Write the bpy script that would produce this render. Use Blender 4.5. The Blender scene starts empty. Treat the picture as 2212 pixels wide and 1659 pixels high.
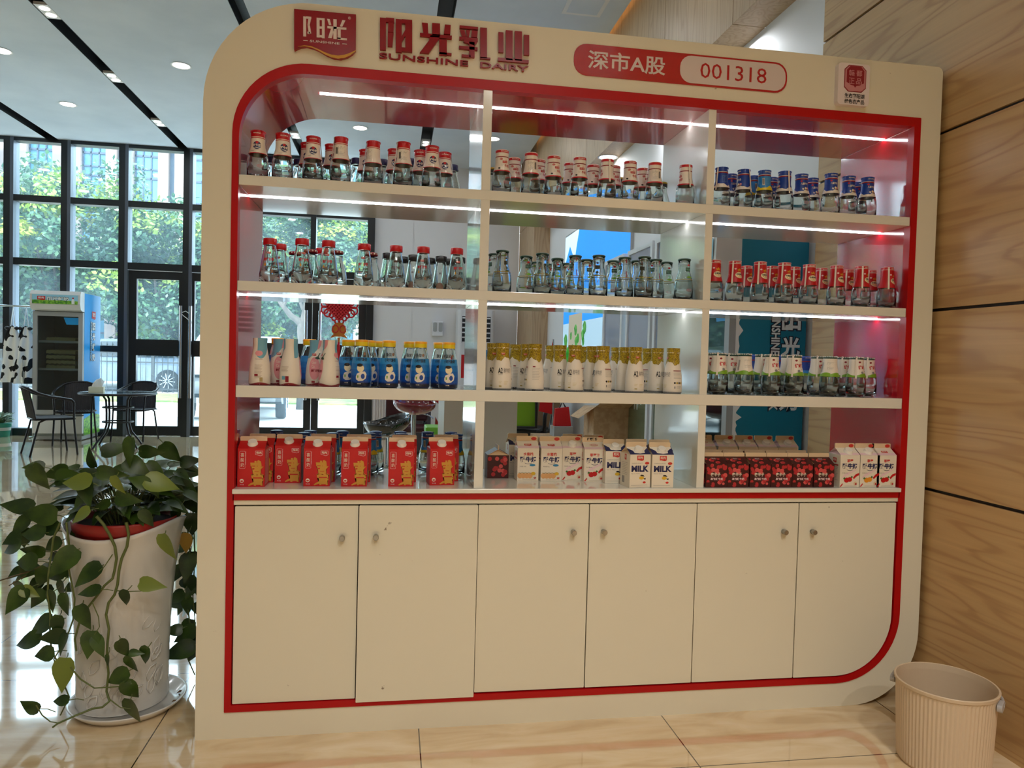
import bpy, bmesh, math, random
from math import pi, sin, cos, radians, atan2, sqrt
from mathutils import Vector, Matrix
random.seed(11)
S = bpy.context.scene
COL = S.collection

# ------------------------------------------------------------------ camera
IW, IH, FPX = 2212, 1659, 1589.3
CAMP = Vector((0.6106, -2.4905, 1.2642))
PITCH, YAW, ROLL = -0.0314, 0.1616, 0.0266
FWD = Vector((sin(YAW)*cos(PITCH), cos(YAW)*cos(PITCH), sin(PITCH)))
_r = Vector((cos(YAW), -sin(YAW), 0)); _u = _r.cross(FWD)
RGT = _r*cos(ROLL) + _u*sin(ROLL)
UPV = -_r*sin(ROLL) + _u*cos(ROLL)
cam = bpy.data.cameras.new('camera'); cam.sensor_width = 36; cam.lens = FPX/IW*36
cam.clip_end = 300; cam.clip_start = 0.05
camo = bpy.data.objects.new('camera', cam); COL.objects.link(camo)
mw = Matrix.Identity(4)
for i in range(3):
    mw[i][0] = RGT[i]; mw[i][1] = UPV[i]; mw[i][2] = -FWD[i]; mw[i][3] = CAMP[i]
camo.matrix_world = mw
S.camera = camo

def at(u, v, x=None, y=None, z=None):
    """the point of the place seen at photo pixel u,v that lies on the plane x=, y= or z="""
    d = RGT*((u-IW/2)/FPX) - UPV*((v-IH/2)/FPX) + FWD
    i, val = (0, x) if x is not None else (1, y) if y is not None else (2, z)
    return CAMP + d*((val-CAMP[i])/d[i])

# ------------------------------------------------------------------ view, world, sun, area lights
S.view_settings.view_transform = 'Standard'; S.view_settings.look = 'None'
S.view_settings.gamma = 1; S.view_settings.use_curve_mapping = False
S.view_settings.exposure = 0.0
cy = S.cycles
cy.max_bounces = 9; cy.diffuse_bounces = 4; cy.glossy_bounces = 4; cy.transmission_bounces = 8
cy.transparent_max_bounces = 40; cy.sample_clamp_indirect = 4; cy.caustics_reflective = False
cy.caustics_refractive = False; cy.use_adaptive_sampling = True; cy.adaptive_threshold = 0.02
cy.use_denoising = True
W = bpy.data.worlds.new('world'); S.world = W; W.use_nodes = True
nt = W.node_tree; bgn = nt.nodes['Background']
sky = nt.nodes.new('ShaderNodeTexSky'); sky.sky_type = 'HOSEK_WILKIE'; sky.turbidity = 4
sky.sun_direction = Vector((-0.45, -0.55, 0.75)).normalized()
mixn = nt.nodes.new('ShaderNodeMix'); mixn.data_type = 'RGBA'; mixn.inputs[0].default_value = 0.72
mixn.inputs[7].default_value = (0.74, 0.90, 1.0, 1)
nt.links.new(sky.outputs[0], mixn.inputs[6]); nt.links.new(mixn.outputs[2], bgn.inputs[0])
bgn.inputs[1].default_value = 14.0

def lamp(name, kind, loc, energy, color=(1, 1, 1), size=0.2, aim=None, size_y=None, spread=None):
    l = bpy.data.lights.new(name, kind); l.energy = energy; l.color = color
    if kind == 'AREA':
        l.size = size
        if size_y: l.shape = 'RECTANGLE'; l.size_y = size_y
        else: l.shape = 'DISK'
        if spread: l.spread = spread
    elif kind == 'SUN': l.angle = size
    o = bpy.data.objects.new(name, l); COL.objects.link(o); o.location = loc
    if aim is not None:
        o.rotation_euler = (Vector(aim)-Vector(loc)).to_track_quat('-Z', 'Y').to_euler()
    return o
lamp('sun', 'SUN', (0, 0, 30), 11.0, (1, 0.95, 0.86), 0.02, aim=(0.45*8, 0.55*8, 30-0.75*8))
WARM = (1.0, 0.98, 0.92); NEUT = (0.93, 0.97, 1.0)
# ceiling downlights of the lobby behind the camera (out of frame, they light the cabinet front)
for (x, y, p, sp) in [(0.1, -2.2, 5, 2.2), (1.7, -2.2, 11, 2.0),
                      (-1.7, -3.7, 5, 2.2), (0.1, -3.7, 16, 2.0), (1.7, -3.7, 54, 1.9), (0.1, -5.4, 18, 2.6), (1.7, -5.4, 50, 2.6)]:
    lamp('unseen_downlight', 'AREA', (x, y, 4.25), p, WARM, 0.22, aim=(x, y, 0), spread=sp)

# ------------------------------------------------------------------ materials
def lin(c):
    return tuple((v/255/12.92 if v/255 <= 0.04045 else ((v/255+0.055)/1.055)**2.4) for v in c)
MATS = {}
def mat(name, rgb=(200, 200, 200), rough=0.5, metal=0.0, spec=0.5, emit=0.0, coat=0.0, alpha=None):
    if name in MATS: return MATS[name]
    m = bpy.data.materials.new(name); m.use_nodes = True; MATS[name] = m
    b = m.node_tree.nodes['Principled BSDF']; c = lin(rgb)+(1,)
    b.inputs['Base Color'].default_value = c; b.inputs['Roughness'].default_value = rough
    b.inputs['Metallic'].default_value = metal; b.inputs['Specular IOR Level'].default_value = spec
    b.inputs['Coat Weight'].default_value = coat; b.inputs['Coat Roughness'].default_value = 0.05
    if emit:
        b.inputs['Emission Color'].default_value = c; b.inputs['Emission Strength'].default_value = emit
    return m
def nodes(m):
    return m.node_tree.nodes, m.node_tree.links, m.node_tree.nodes['Principled BSDF']
def speckle(m, base, spot, scale, lo, hi, stretch=(1, 1, 1), detail=4, bump=0.0, dist=0.0):
    """noise between two colours of the thing itself"""
    n, l, b = nodes(m)
    tc = n.new('ShaderNodeTexCoord'); mp = n.new('ShaderNodeMapping'); mp.inputs['Scale'].default_value = stretch
    ns = n.new('ShaderNodeTexNoise'); ns.inputs['Scale'].default_value = scale; ns.inputs['Detail'].default_value = detail
    ns.inputs['Distortion'].default_value = dist
    cr = n.new('ShaderNodeValToRGB'); cr.color_ramp.elements[0].position = lo; cr.color_ramp.elements[1].position = hi
    cr.color_ramp.elements[0].color = lin(base)+(1,); cr.color_ramp.elements[1].color = lin(spot)+(1,)
    l.new(tc.outputs['Object'], mp.inputs[0]); l.new(mp.outputs[0], ns.inputs['Vector'])
    l.new(ns.outputs['Fac'], cr.inputs[0]); l.new(cr.outputs[0], b.inputs['Base Color'])
    if bump:
        bp = n.new('ShaderNodeBump'); bp.inputs['Strength'].default_value = bump
        l.new(ns.outputs['Fac'], bp.inputs['Height']); l.new(bp.outputs[0], b.inputs['Normal'])
    return m
def glassy(name, tint, edge, gloss=0.06, blend=0.25, milk=0.0, rough=0.03):
    """thin clear glass: see-through straight on, greyer and shinier at grazing angles, a little dust"""
    m = bpy.data.materials.new(name); m.use_nodes = True; MATS[name] = m
    n, l = m.node_tree.nodes, m.node_tree.links
    n.remove(n['Principled BSDF']); out = n['Material Output']
    lw = n.new('ShaderNodeLayerWeight'); lw.inputs[0].default_value = blend
    mc = n.new('ShaderNodeMix'); mc.data_type = 'RGBA'
    mc.inputs[6].default_value = tuple(tint)+(1,); mc.inputs[7].default_value = tuple(edge)+(1,)
    l.new(lw.outputs['Facing'], mc.inputs[0])
    tr = n.new('ShaderNodeBsdfTransparent'); l.new(mc.outputs[2], tr.inputs[0])
    gl = n.new('ShaderNodeBsdfGlossy'); gl.inputs['Roughness'].default_value = rough
    l2 = n.new('ShaderNodeLayerWeight'); l2.inputs[0].default_value = 0.5
    pw = n.new('ShaderNodeMath'); pw.operation = 'POWER'; pw.inputs[1].default_value = 4.0; l.new(l2.outputs['Facing'], pw.inputs[0])
    ad = n.new('ShaderNodeMath'); ad.operation = 'MULTIPLY_ADD'; ad.inputs[1].default_value = 0.55; ad.inputs[2].default_value = gloss
    l.new(pw.outputs[0], ad.inputs[0])
    ms = n.new('ShaderNodeMixShader'); l.new(ad.outputs[0], ms.inputs[0]); l.new(tr.outputs[0], ms.inputs[1]); l.new(gl.outputs[0], ms.inputs[2])
    last = ms
    if milk:
        df = n.new('ShaderNodeBsdfTranslucent'); df.inputs[0].default_value = (0.62, 0.85, 1, 1)
        m2 = n.new('ShaderNodeMixShader'); m2.inputs[0].default_value = milk
        l.new(ms.outputs[0], m2.inputs[1]); l.new(df.outputs[0], m2.inputs[2]); last = m2
    l.new(last.outputs[0], out.inputs[0])
    return m

def woodmat(name, c1, c2, c3, axis, rough=0.4, sc=1.0):
    m = mat(name, c1, rough); n, l, b = nodes(m)
    tc = n.new('ShaderNodeTexCoord'); mp = n.new('ShaderNodeMapping')
    st = {'y': (3, 0.55, 5.0), 'z': (5.0, 5.0, 0.5), 'x': (0.55, 3, 5)}[axis]
    mp.inputs['Scale'].default_value = [v*sc for v in st]
    n1 = n.new('ShaderNodeTexNoise'); n1.inputs['Scale'].default_value = 0.9; n1.inputs['Detail'].default_value = 2
    wv = n.new('ShaderNodeMath'); wv.operation = 'MULTIPLY'; wv.inputs[1].default_value = 96
    sn = n.new('ShaderNodeMath'); sn.operation = 'SINE'
    l.new(tc.outputs['Object'], mp.inputs[0]); l.new(mp.outputs[0], n1.inputs['Vector'])
    l.new(n1.outputs['Fac'], wv.inputs[0])
    m3 = n.new('ShaderNodeMapping'); m3.inputs['Scale'].default_value = [v*14 if v > 2*sc else v*2.2 for v in mp.inputs['Scale'].default_value]
    n2 = n.new('ShaderNodeTexNoise'); n2.inputs['Scale'].default_value = 1.0; n2.inputs['Detail'].default_value = 3
    l.new(tc.outputs['Object'], m3.inputs[0]); l.new(m3.outputs[0], n2.inputs['Vector'])
    ad = n.new('ShaderNodeMath'); ad.operation = 'MULTIPLY_ADD'; ad.inputs[1].default_value = 2.0
    l.new(n2.outputs['Fac'], ad.inputs[0]); l.new(wv.outputs[0], ad.inputs[2]); l.new(ad.outputs[0], sn.inputs[0])
    r = n.new('ShaderNodeMapRange'); r.inputs[1].default_value = -1; l.new(sn.outputs[0], r.inputs[0])
    cr = n.new('ShaderNodeValToRGB'); e = cr.color_ramp.elements
    e[0].position = 0.0; e[0].color = lin(c3)+(1,); e[1].position = 0.75; e[1].color = lin(c1)+(1,)
    k = e.new(0.2); k.color = lin(c2)+(1,)
    l.new(r.outputs[0], cr.inputs[0])
    mx = n.new('ShaderNodeMix'); mx.data_type = 'RGBA'; mx.blend_type = 'MULTIPLY'; mx.inputs[0].default_value = 0.35
    l.new(cr.outputs[0], mx.inputs[6])
    r2 = n.new('ShaderNodeMapRange'); r2.inputs[1].default_value = 0.3; r2.inputs[2].default_value = 0.7; r2.inputs[3].default_value = 0.7; r2.inputs[4].default_value = 1.05
    l.new(n2.outputs['Fac'], r2.inputs[0]); l.new(r2.outputs[0], mx.inputs[7])
    l.new(mx.outputs[2], b.inputs['Base Color'])
    return m

# ------------------------------------------------------------------ mesh builder
class MB:
    def __init__(s): s.v, s.f, s.m, s.sm, s.mats = [], [], [], [], []
    def slot(s, m):
        if m not in s.mats: s.mats.append(m)
        return s.mats.index(m)
    def add(s, vs, fs, m, smooth=False):
        o = len(s.v); k = s.slot(m)
        s.v += [tuple(p) for p in vs]
        for f in fs:
            s.f.append([i+o for i in f]); s.m.append(k); s.sm.append(smooth)
        return s
    def box(s, x0, x1, y0, y1, z0, z1, m, M=None):
        vs = [Vector((x, y, z)) for z in (z0, z1) for y in (y0, y1) for x in (x0, x1)]
        if M: vs = [M @ p for p in vs]
        return s.add(vs, [(0, 2, 3, 1), (4, 5, 7, 6), (0, 1, 5, 4), (2, 6, 7, 3), (0, 4, 6, 2), (1, 3, 7, 5)], m)
    def lathe(s, prof, m, n=20, c=(0, 0, 0), smooth=True, M=None, sx=1.0, sy=1.0):
        """prof: list of (z, r), bottom to top"""
        vs, fs = [], []
        for z, r in prof:
            for k in range(n):
                a = 2*pi*k/n
                p = Vector((c[0]+r*sx*cos(a), c[1]+r*sy*sin(a), c[2]+z)); vs.append(M @ p if M else p)
        for i in range(len(prof)-1):
            for k in range(n):
                a, b = i*n+k, i*n+(k+1) % n
                fs.append((a, b, b+n, a+n))
        s.add(vs, fs, m, smooth)
        return s
    def disc(s, z, r, m, n=20, c=(0, 0, 0), up=True, M=None):
        vs = [Vector((c[0]+r*cos(2*pi*k/n), c[1]+r*sin(2*pi*k/n), c[2]+z)) for k in range(n)]
        if M: vs = [M @ p for p in vs]
        return s.add(vs, [list(range(n)) if up else list(range(n))[::-1]], m)
    def cyl(s, z0, z1, r, m, n=20, c=(0, 0, 0), M=None, r1=None):
        r1 = r if r1 is None else r1
        s.lathe([(z0, r), (z1, r1)], m, n, c, True, M); s.disc(z0, r, m, n, c, False, M); s.disc(z1, r1, m, n, c, True, M)
        return s
    def tube(s, pts, r, m, n=8, closed=False):
        pts = [Vector(p) for p in pts]; N = len(pts); vs, fs = [], []
        for i, p in enumerate(pts):
            a = pts[(i-1) % N] if (closed or i) else p
            b = pts[(i+1) % N] if (closed or i < N-1) else p
            t = (b-a).normalized()
            ref = Vector((0, 0, 1)) if abs(t.z) < 0.9 else Vector((1, 0, 0))
            if i == 0: x = t.cross(ref).normalized()
            else:
                x = (px_ - t*px_.dot(t))
                x = x.normalized() if x.length > 1e-6 else t.cross(ref).normalized()
            y = t.cross(x); px_ = x
            rr = r[i] if isinstance(r, (list, tuple)) else r
            for k in range(n):
                g = 2*pi*k/n; vs.append(p+x*(rr*cos(g))+y*(rr*sin(g)))
        for i in range(N if closed else N-1):
            for k in range(n):
                a, b = i*n+k, i*n+(k+1) % n; c, d = ((i+1) % N)*n+k, ((i+1) % N)*n+(k+1) % n
                fs.append((a, b, d, c))
        s.add(vs, fs, m, True)
        if not closed:
            s.add(vs[:n], [list(range(n))[::-1]], m); s.add(vs[-n:], [list(range(n))], m)
        return s
    def poly(s, pts, m, smooth=False):
        return s.add(pts, [list(range(len(pts)))], m, smooth)
    def prism(s, pts, d, m, side=None):
        """closed polygon of 3-D points pushed along the vector d"""
        d = Vector(d); a = [Vector(p) for p in pts]; b = [p+d for p in a]; n = len(a)
        s.add(a+b, [list(range(n)), [n+i for i in range(n)][::-1]], m)
        s.add(a+b, [(i, n+i, n+(i+1) % n, (i+1) % n) for i in range(n)], side or m)
        return s
    def build(s, name, parent=None, loc=None, rot=None, bevel=0, fix=True):
        me = bpy.data.meshes.new(name); me.from_pydata(s.v, [], s.f)
        for m in s.mats: me.materials.append(m)
        me.polygons.foreach_set('material_index', s.m); me.polygons.foreach_set('use_smooth', s.sm)
        me.update()
        if fix:
            b = bmesh.new(); b.from_mesh(me); bmesh.ops.recalc_face_normals(b, faces=b.faces); b.to_mesh(me); b.free()
        o = bpy.data.objects.new(name, me); COL.objects.link(o)
        if parent: o.parent = parent
        if loc is not None: o.location = loc
        if rot is not None: o.rotation_euler = rot
        if bevel:
            bv = o.modifiers.new('edge', 'BEVEL'); bv.width = bevel; bv.segments = 2; bv.limit_method = 'ANGLE'
        return o

def empty(name, loc=(0, 0, 0), rz=0.0):
    o = bpy.data.objects.new(name, None); COL.objects.link(o); o.location = loc; o.rotation_euler = (0, 0, rz)
    o.empty_display_size = 0.05
    return o
def tag(o, label=None, cat=None, group=None, kind=None):
    if label: o['label'] = label
    if cat: o['category'] = cat
    if group: o['group'] = group
    if kind: o['kind'] = kind
    return o
def struct(o): o['kind'] = 'structure'; return o
def copy_tree(o, parent=None):
    c = o.copy(); COL.objects.link(c); c.parent = parent
    for ch in [x for x in KIDS.get(o.name, [])]:
        d = copy_tree(ch, c); KIDS.setdefault(c.name, []).append(d)
    return c
KIDS = {}
def index_kids(o):
    KIDS[o.name] = list(o.children)
    for c in o.children: index_kids(c)

# text: built-in font to mesh, cached
_TC = {}
def cut_flat(vs, fs, step, zstep=0):
    """cuts a flat outline at regular x so that it can follow a round wall"""
    b = bmesh.new(); V = [b.verts.new((v[0], v[1], 0)) for v in vs]
    for f in fs:
        try: b.faces.new([V[i] for i in f])
        except ValueError: pass
    x0 = min(v[0] for v in vs); x1 = max(v[0] for v in vs); x = x0+step
    while x < x1-step*.2:
        bmesh.ops.bisect_plane(b, geom=b.verts[:]+b.edges[:]+b.faces[:], dist=1e-7, plane_co=(x, 0, 0), plane_no=(1, 0, 0)); x += step
    if zstep:
        y1 = max(v[1] for v in vs); y = min(v[1] for v in vs)+zstep
        while y < y1-zstep*.2:
            bmesh.ops.bisect_plane(b, geom=b.verts[:]+b.edges[:]+b.faces[:], dist=1e-7, plane_co=(0, y, 0), plane_no=(0, 1, 0)); y += zstep
    b.verts.index_update(); o = ([tuple(v.co) for v in b.verts], [[v.index for v in f.verts] for f in b.faces]); b.free()
    return o
def glyph(s, bold=0.0, ext=0.0, cut=False):
    k = (s, bold, ext, cut)
    if k in _TC: return _TC[k]
    c = bpy.data.curves.new('t', 'FONT'); c.body = s; c.resolution_u = 2 if not ext else 3; c.offset = bold; c.extrude = ext
    o = bpy.data.objects.new('t', c); COL.objects.link(o)
    me = bpy.data.meshes.new_from_object(o.evaluated_get(bpy.context.evaluated_depsgraph_get()))
    vs = [v.co.copy() for v in me.vertices]; fs = [list(p.vertices) for p in me.polygons]
    bpy.data.objects.remove(o); bpy.data.curves.remove(c); bpy.data.meshes.remove(me)
    x0 = min(v.x for v in vs); x1 = max(v.x for v in vs); y0 = min(v.y for v in vs); y1 = max(v.y for v in vs)
    vs = [(v.x-x0, v.y-y0, v.z) for v in vs]
    if cut: vs, fs = cut_flat(vs, fs, .3)
    _TC[k] = (vs, fs, x1-x0, y1-y0)
    return _TC[k]
def text(mb, s, m, P, x, y, w=None, h=None, bold=0.0, center=False, skew=0.0, rot=0.0, cut=False):
    """writes s with its lower left at (x, y) of the surface P(x, y), w wide and h high"""
    vs, fs, gw, gh = glyph(s, bold, 0.0, cut)
    ky = h/gh if h else w/gw
    kx = w/gw if w else ky
    if center: x = x-kx*gw/2
    out = []
    for (a, b, _) in vs:
        X, Y = a*kx+skew*b*ky, b*ky
        if rot: X, Y = X*cos(rot)-Y*sin(rot), X*sin(rot)+Y*cos(rot)
        out.append(P(x+X, y+Y))
    mb.add(out, fs, m)
def logo(mb, P, P2, x, y, w, h, red, white, cut=False):
    """the red flag with a waved lower edge and two white characters"""
    if cut:
        v_, f_ = cut_flat([(x, y+h), (x, y+h*.12), (x+w*.2, y+h*.16), (x+w*.5, y+h*.06), (x+w*.75, y), (x+w, y+h*.16), (x+w, y+h)], [[0, 1, 2, 3, 4, 5, 6]], .004)
        mb.add([P(q[0], q[1]) for q in v_], f_, red)
    else: mb.add([P(x, y+h), P(x, y+h*.12), P(x+w*.2, y+h*.16), P(x+w*.5, y+h*.06), P(x+w*.75, y), P(x+w, y+h*.16), P(x+w, y+h)], [[0, 1, 2, 3, 4, 5, 6]], red)
    text(mb, '阳光', white, P2, x+w*.13, y+h*.36, w*.74, h*.5, 0.02, cut=cut)
def ell(cx, cy, rx, ry, n=16, a0=0.0, a1=2*pi):
    return [(cx+rx*cos(a0+(a1-a0)*k/n), cy+ry*sin(a0+(a1-a0)*k/n)) for k in range(n)]
def rrect(x0, x1, y0, y1, r, n=5):
    p = []
    for (cx, cy, a) in ((x1-r, y0+r, -pi/2), (x1-r, y1-r, 0), (x0+r, y1-r, pi/2), (x0+r, y0+r, pi)):
        p += [(cx+r*cos(a+pi/2*k/n), cy+r*sin(a+pi/2*k/n)) for k in range(n+1)]
    return p
# ------------------------------------------------------------------ the setting
ZC, YW, XWOOD, XWHT = 4.276, 9.2, 2.633, 2.807
M_paint = mat('wall paint', (226, 226, 228), 0.6)
M_ceil = speckle(mat('ceiling plaster', (205, 214, 224), 0.8), (200, 209, 219), (212, 220, 229), 1.5, 0.35, 0.65)
M_black = mat('slot black', (8, 9, 11), 0.5)
M_wood = woodmat('wood panel', (200, 164, 114), (196, 159, 109), (182, 144, 97), 'y', 0.42)
M_wood2 = woodmat('pale wood panel', (192, 164, 130), (187, 158, 124), (176, 146, 112), 'z', 0.45)
M_frame = mat('black window frame', (22, 27, 31), 0.35)
M_steel = mat('brushed steel', (190, 193, 196), 0.25, 1.0)
MILK = 0
M_pane = glassy('window glass', (0.93, 0.98, 0.99), (0.8, 0.9, 0.93), 0.05, 0.2, 0.03)

# floor: polished cream stone tiles, 0.87 m, thin dark joints
M_floor = mat('polished stone tile', (222, 196, 158), 0.07, spec=1.0, coat=1.0)
n, l, b = nodes(M_floor); b.inputs['Coat IOR'].default_value = 1.7; b.inputs['Coat Roughness'].default_value = 0.03
tc = n.new('ShaderNodeTexCoord'); mp = n.new('ShaderNodeMapping'); mp.inputs['Location'].default_value = (0.145, 0.335, 0)
br = n.new('ShaderNodeTexBrick'); br.offset = 0; br.squash = 1
br.inputs['Scale'].default_value = 1.0; br.inputs['Brick Width'].default_value = 0.87; br.inputs['Row Height'].default_value = 0.87
br.inputs['Mortar Size'].default_value = 0.0022; br.inputs['Mortar Smooth'].default_value = 0.1
m2 = n.new('ShaderNodeMapping'); m2.inputs['Rotation'].default_value = (0, 0, 0.5); m2.inputs['Scale'].default_value = (1.1, 3.6, 1)
ns = n.new('ShaderNodeTexNoise'); ns.inputs['Scale'].default_value = 2.4; ns.inputs['Detail'].default_value = 8; ns.inputs['Distortion'].default_value = 1.2
cr = n.new('ShaderNodeValToRGB'); e = cr.color_ramp.elements
e[0].position = 0.3; e[0].color = lin((205, 174, 130))+(1,); e[1].position = 0.72; e[1].color = lin((236, 216, 184))+(1,)
k = e.new(0.5); k.color = lin((224, 198, 158))+(1,)
l.new(tc.outputs['Object'], mp.inputs[0]); l.new(mp.outputs[0], br.inputs['Vector'])
l.new(tc.outputs['Object'], m2.inputs[0]); l.new(m2.outputs[0], ns.inputs['Vector']); l.new(ns.outputs['Fac'], cr.inputs[0])
l.new(cr.outputs[0], br.inputs['Color1']); l.new(cr.outputs[0], br.inputs['Color2'])
br.inputs['Mortar'].default_value = lin((60, 48, 36))+(1,)
l.new(br.outputs['Color'], b.inputs['Base Color'])
XL = -9.0; YB = -8.0
struct(MB().box(XL, 2.95, YB, YW+.1, -0.1, 0, M_floor).build('floor'))

# ceiling between the black slots; a dropped edge for the warm cove beside the wood bulkhead
slots = [(-8.05, -7.91), (-6.2, -6.06), (-4.37, -4.21), (-2.575, -2.44), (-0.845, -0.71), (0.93, 1.08)]
cb = MB(); x = XL
for a, c in slots:
    cb.box(x, a, YB, YW, ZC, ZC+.12, M_ceil); x = c
cb.box(x, 2.50, YB, YW, ZC, ZC+.12, M_ceil)
for a, c in slots:
    cb.box(a-.02, c+.02, YB, YW, ZC+.12, ZC+.14, M_black)
    cb.box(a, a+.004, YB, YW, ZC+.001, ZC+.12, M_black); cb.box(c-.004, c, YB, YW, ZC+.001, ZC+.12, M_black)
cb.box(2.40, 3.0, YB, YW, ZC+.22, ZC+.26, M_ceil); cb.box(2.40, 2.42, YB, YW, ZC+.12, ZC+.22, M_ceil)
cb.box(XL, 3.2, YB, YW+.2, ZC+.3, ZC+.5, M_ceil)
struct(cb.build('ceiling'))
M_cove = mat('warm cove light', (255, 190, 110), 0.5, emit=3.5)
struct(MB().box(2.44, 2.47, 0.9, 7.9, ZC+.12, ZC+.14, M_cove).build('trim_1'))
# wood bulkhead along the ceiling and the wood pier it runs into
sf = MB()
ys = [0.845, 1.76, 2.92, 4.05, 5.2, 6.37, 7.93]
for a, c in zip(ys[:-1], ys[1:]):
    sf.box(2.595, XWHT, a+.003, c-.003, 3.333, ZC+.2, M_wood2)
sf.box(2.60, XWHT, 0.845, 7.93, 3.336, ZC+.19, M_black)
struct(sf.build('trim_2'))
pr = MB()
for a, c in ((0, 1.1), (1.106, 2.2), (2.206, 3.3), (3.306, ZC+.2)):
    pr.box(2.575, 2.94, 7.93, YW-.002, a, c, M_wood2)
pr.box(2.58, 2.93, 7.935, YW-.002, 0, ZC, M_black)
struct(pr.build('trim_3'))
# right hand wall of wood panels, ends at y 0.835, white wall set back behind it
wr = MB(); zs = [0, 0.818, 1.499, 2.165, 2.838, 3.52, ZC+.25]; yj = [YB, -5.6, -3.2, 0.835]
for a, c in zip(zs[:-1], zs[1:]):
    for p, q in zip(yj[:-1], yj[1:]):
        wr.box(XWOOD, XWOOD+.03, p+(.003 if p > YB else 0), q-(.003 if q < .8 else 0), a+(.006 if a else 0), c-.006, M_wood)
wr.box(XWOOD+.012, 2.94, YB, 0.833, 0, ZC+.25, M_black)
wr.box(XWOOD+.03, XWHT+.02, 0.833, 0.835, 0, ZC+.2, M_paint)
struct(wr.build('wall_right'))
struct(MB().box(XWHT, XWHT+.1, 0.835, 7.93, 0, 3.333, M_paint).build('wall_side'))
struct(MB().box(XL-.1, XL, YB, YW, 0, ZC+.3, M_paint).build('wall_left'))
struct(MB().box(XL, 3.0, YB-.1, YB, 0, ZC+.3, M_paint).build('wall_front'))
bw = MB().box(0.30, 2.575, YW, YW+.12, 0, ZC+.3, M_paint)
bw.box(0.86, 0.89, YW-.012, YW, 0, ZC, M_paint)
struct(bw.build('wall_back'))

# curtain wall of black frames
ZT = [(-.0, .10), (1.24, 1.33), (2.46, 2.56), (3.37, 3.46), (ZC-.05, ZC+.3)]
mull = [-8.7, -7.95, -7.2, -6.45, -5.68, -4.92, -4.165, -3.385, -2.495, -1.62]
wf = MB(); wg = MB()
for x in mull:
    wf.box(x, x+.085, YW-.08, YW+.1, 0, ZC+.1, M_frame)
M_frame_in = mat('grey blue frame return', (92, 100, 112), 0.35, 0.3)
for x in mull:
    wf.box(x+.0855, x+.13, YW-.082, YW+.1, 0, ZC+.1, M_frame_in)
for a, c in ZT:
    wf.box(XL, -3.385, YW-.075, YW+.09, a, c, M_frame)
    if a > 2: wf.box(-3.385, 0.3, YW-.075, YW+.09, a, c, M_frame)
wf.box(-0.66, -0.58, YW-.08, YW+.1, 2.5, ZC+.1, M_frame); wf.box(0.19, 0.30, YW-.08, YW+.1, 0, ZC+.1, M_frame)
w = tag(empty('window_1', (-4, YW, 0)), kind='structure')
wf.build('window_frame', w, loc=(4, -YW, 0)); MB().box(XL, -3.385, YW+.0, YW+.008, .05, 2.5, M_pane).box(XL, 0.25, YW, YW+.008, 2.5, ZC+.1, M_pane).build('window_pane', w, loc=(4, -YW, 0))
# glass doors: pair beside the fridge, pair seen through the shelves
def door(nm, x0, x1, hx):
    d = tag(empty(nm, (x0, YW, 0)), kind='structure')
    f = MB(); y0, y1 = -.04, .03; wd = x1-x0; t = .11
    f.box(.004, t, y0, y1, .01, 2.45, M_frame).box(wd-t, wd-.004, y0, y1, .01, 2.45, M_frame)
    for a, c in ((.01, .15), (1.20, 1.44), (2.33, 2.45)): f.box(t, wd-t, y0, y1, a, c, M_frame)
    f.build('door_frame', d); MB().box(t-.02, wd-t+.02, -.004, .004, .1, 2.4, M_pane).build('door_pane', d)
    h = MB().tube([(hx-x0, -.11, .58), (hx-x0, -.11, 1.95)], .024, M_steel, 12)
    for z in (.72, 1.8): h.tube([(hx-x0, -.11, z), (hx-x0, -.03, z)], .01, M_steel)
    h.build('door_handle', d)
    return d
door('door_1', -3.25, -2.44, -2.50)
door('door_2', -2.44, -1.62, -2.37)
door('door_3', -1.50, -0.62, -0.70)
door('door_4', -0.62, 0.19, -0.50)
# ------------------------------------------------------------------ the display cabinet
CW, CH, CD = 2.6135, 2.4, 0.447
M_cab = mat('cream lacquer', (224, 218, 198), 0.32)
n, l, b = nodes(M_cab)
tc = n.new('ShaderNodeTexCoord'); ns = n.new('ShaderNodeTexNoise'); ns.inputs['Scale'].default_value = 26; ns.inputs['Detail'].default_value = 3
cr = n.new('ShaderNodeValToRGB'); cr.color_ramp.elements[0].position = 0.22; cr.color_ramp.elements[1].position = 0.27
cr.color_ramp.elements[0].color = lin((130, 112, 92))+(1,); cr.color_ramp.elements[1].color = lin((224, 218, 198))+(1,)
l.new(tc.outputs['Object'], ns.inputs['Vector']); l.new(ns.outputs['Fac'], cr.inputs[0]); l.new(cr.outputs[0], b.inputs['Base Color'])
M_cabg = mat('cream gloss lacquer', (224, 222, 212), 0.14, coat=0.6)
M_red = mat('red lacquer', (176, 10, 16), 0.3, spec=0.3)
M_redg = mat('red gloss lacquer', (190, 12, 32), 0.16, coat=1.0)
for m_ in (M_redg, M_cabg): nodes(m_)[2].inputs['Coat IOR'].default_value = 1.85
M_led = mat('white strip light', (245, 248, 255), 0.5, emit=18.0)
M_knob = mat('satin nickel', (175, 172, 165), 0.3, 1.0)
M_gap = mat('dark gap', (16, 14, 13), 0.8)
XLI, XRI, ZTOP, ZRB = 0.1111, 2.5027, 2.173, 0.089
ZS = [(1.8062, 1.8387), (1.4678, 1.4997), (1.1234, 1.1619)]
D1, D2 = (0.8934, 0.9242), (1.6974, 1.7254)
cab = tag(empty('display_cabinet', (CW/2, 0.2, 0)), 'large cream and red open-backed display cabinet with rounded corners and cupboard doors below', 'cabinet')
def cbuild(mb, name, parent=None, bevel=0):
    o = mb.build(name, parent or cab, loc=(-CW/2, -0.2, 0) if parent is None else None, bevel=bevel); return o
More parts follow.
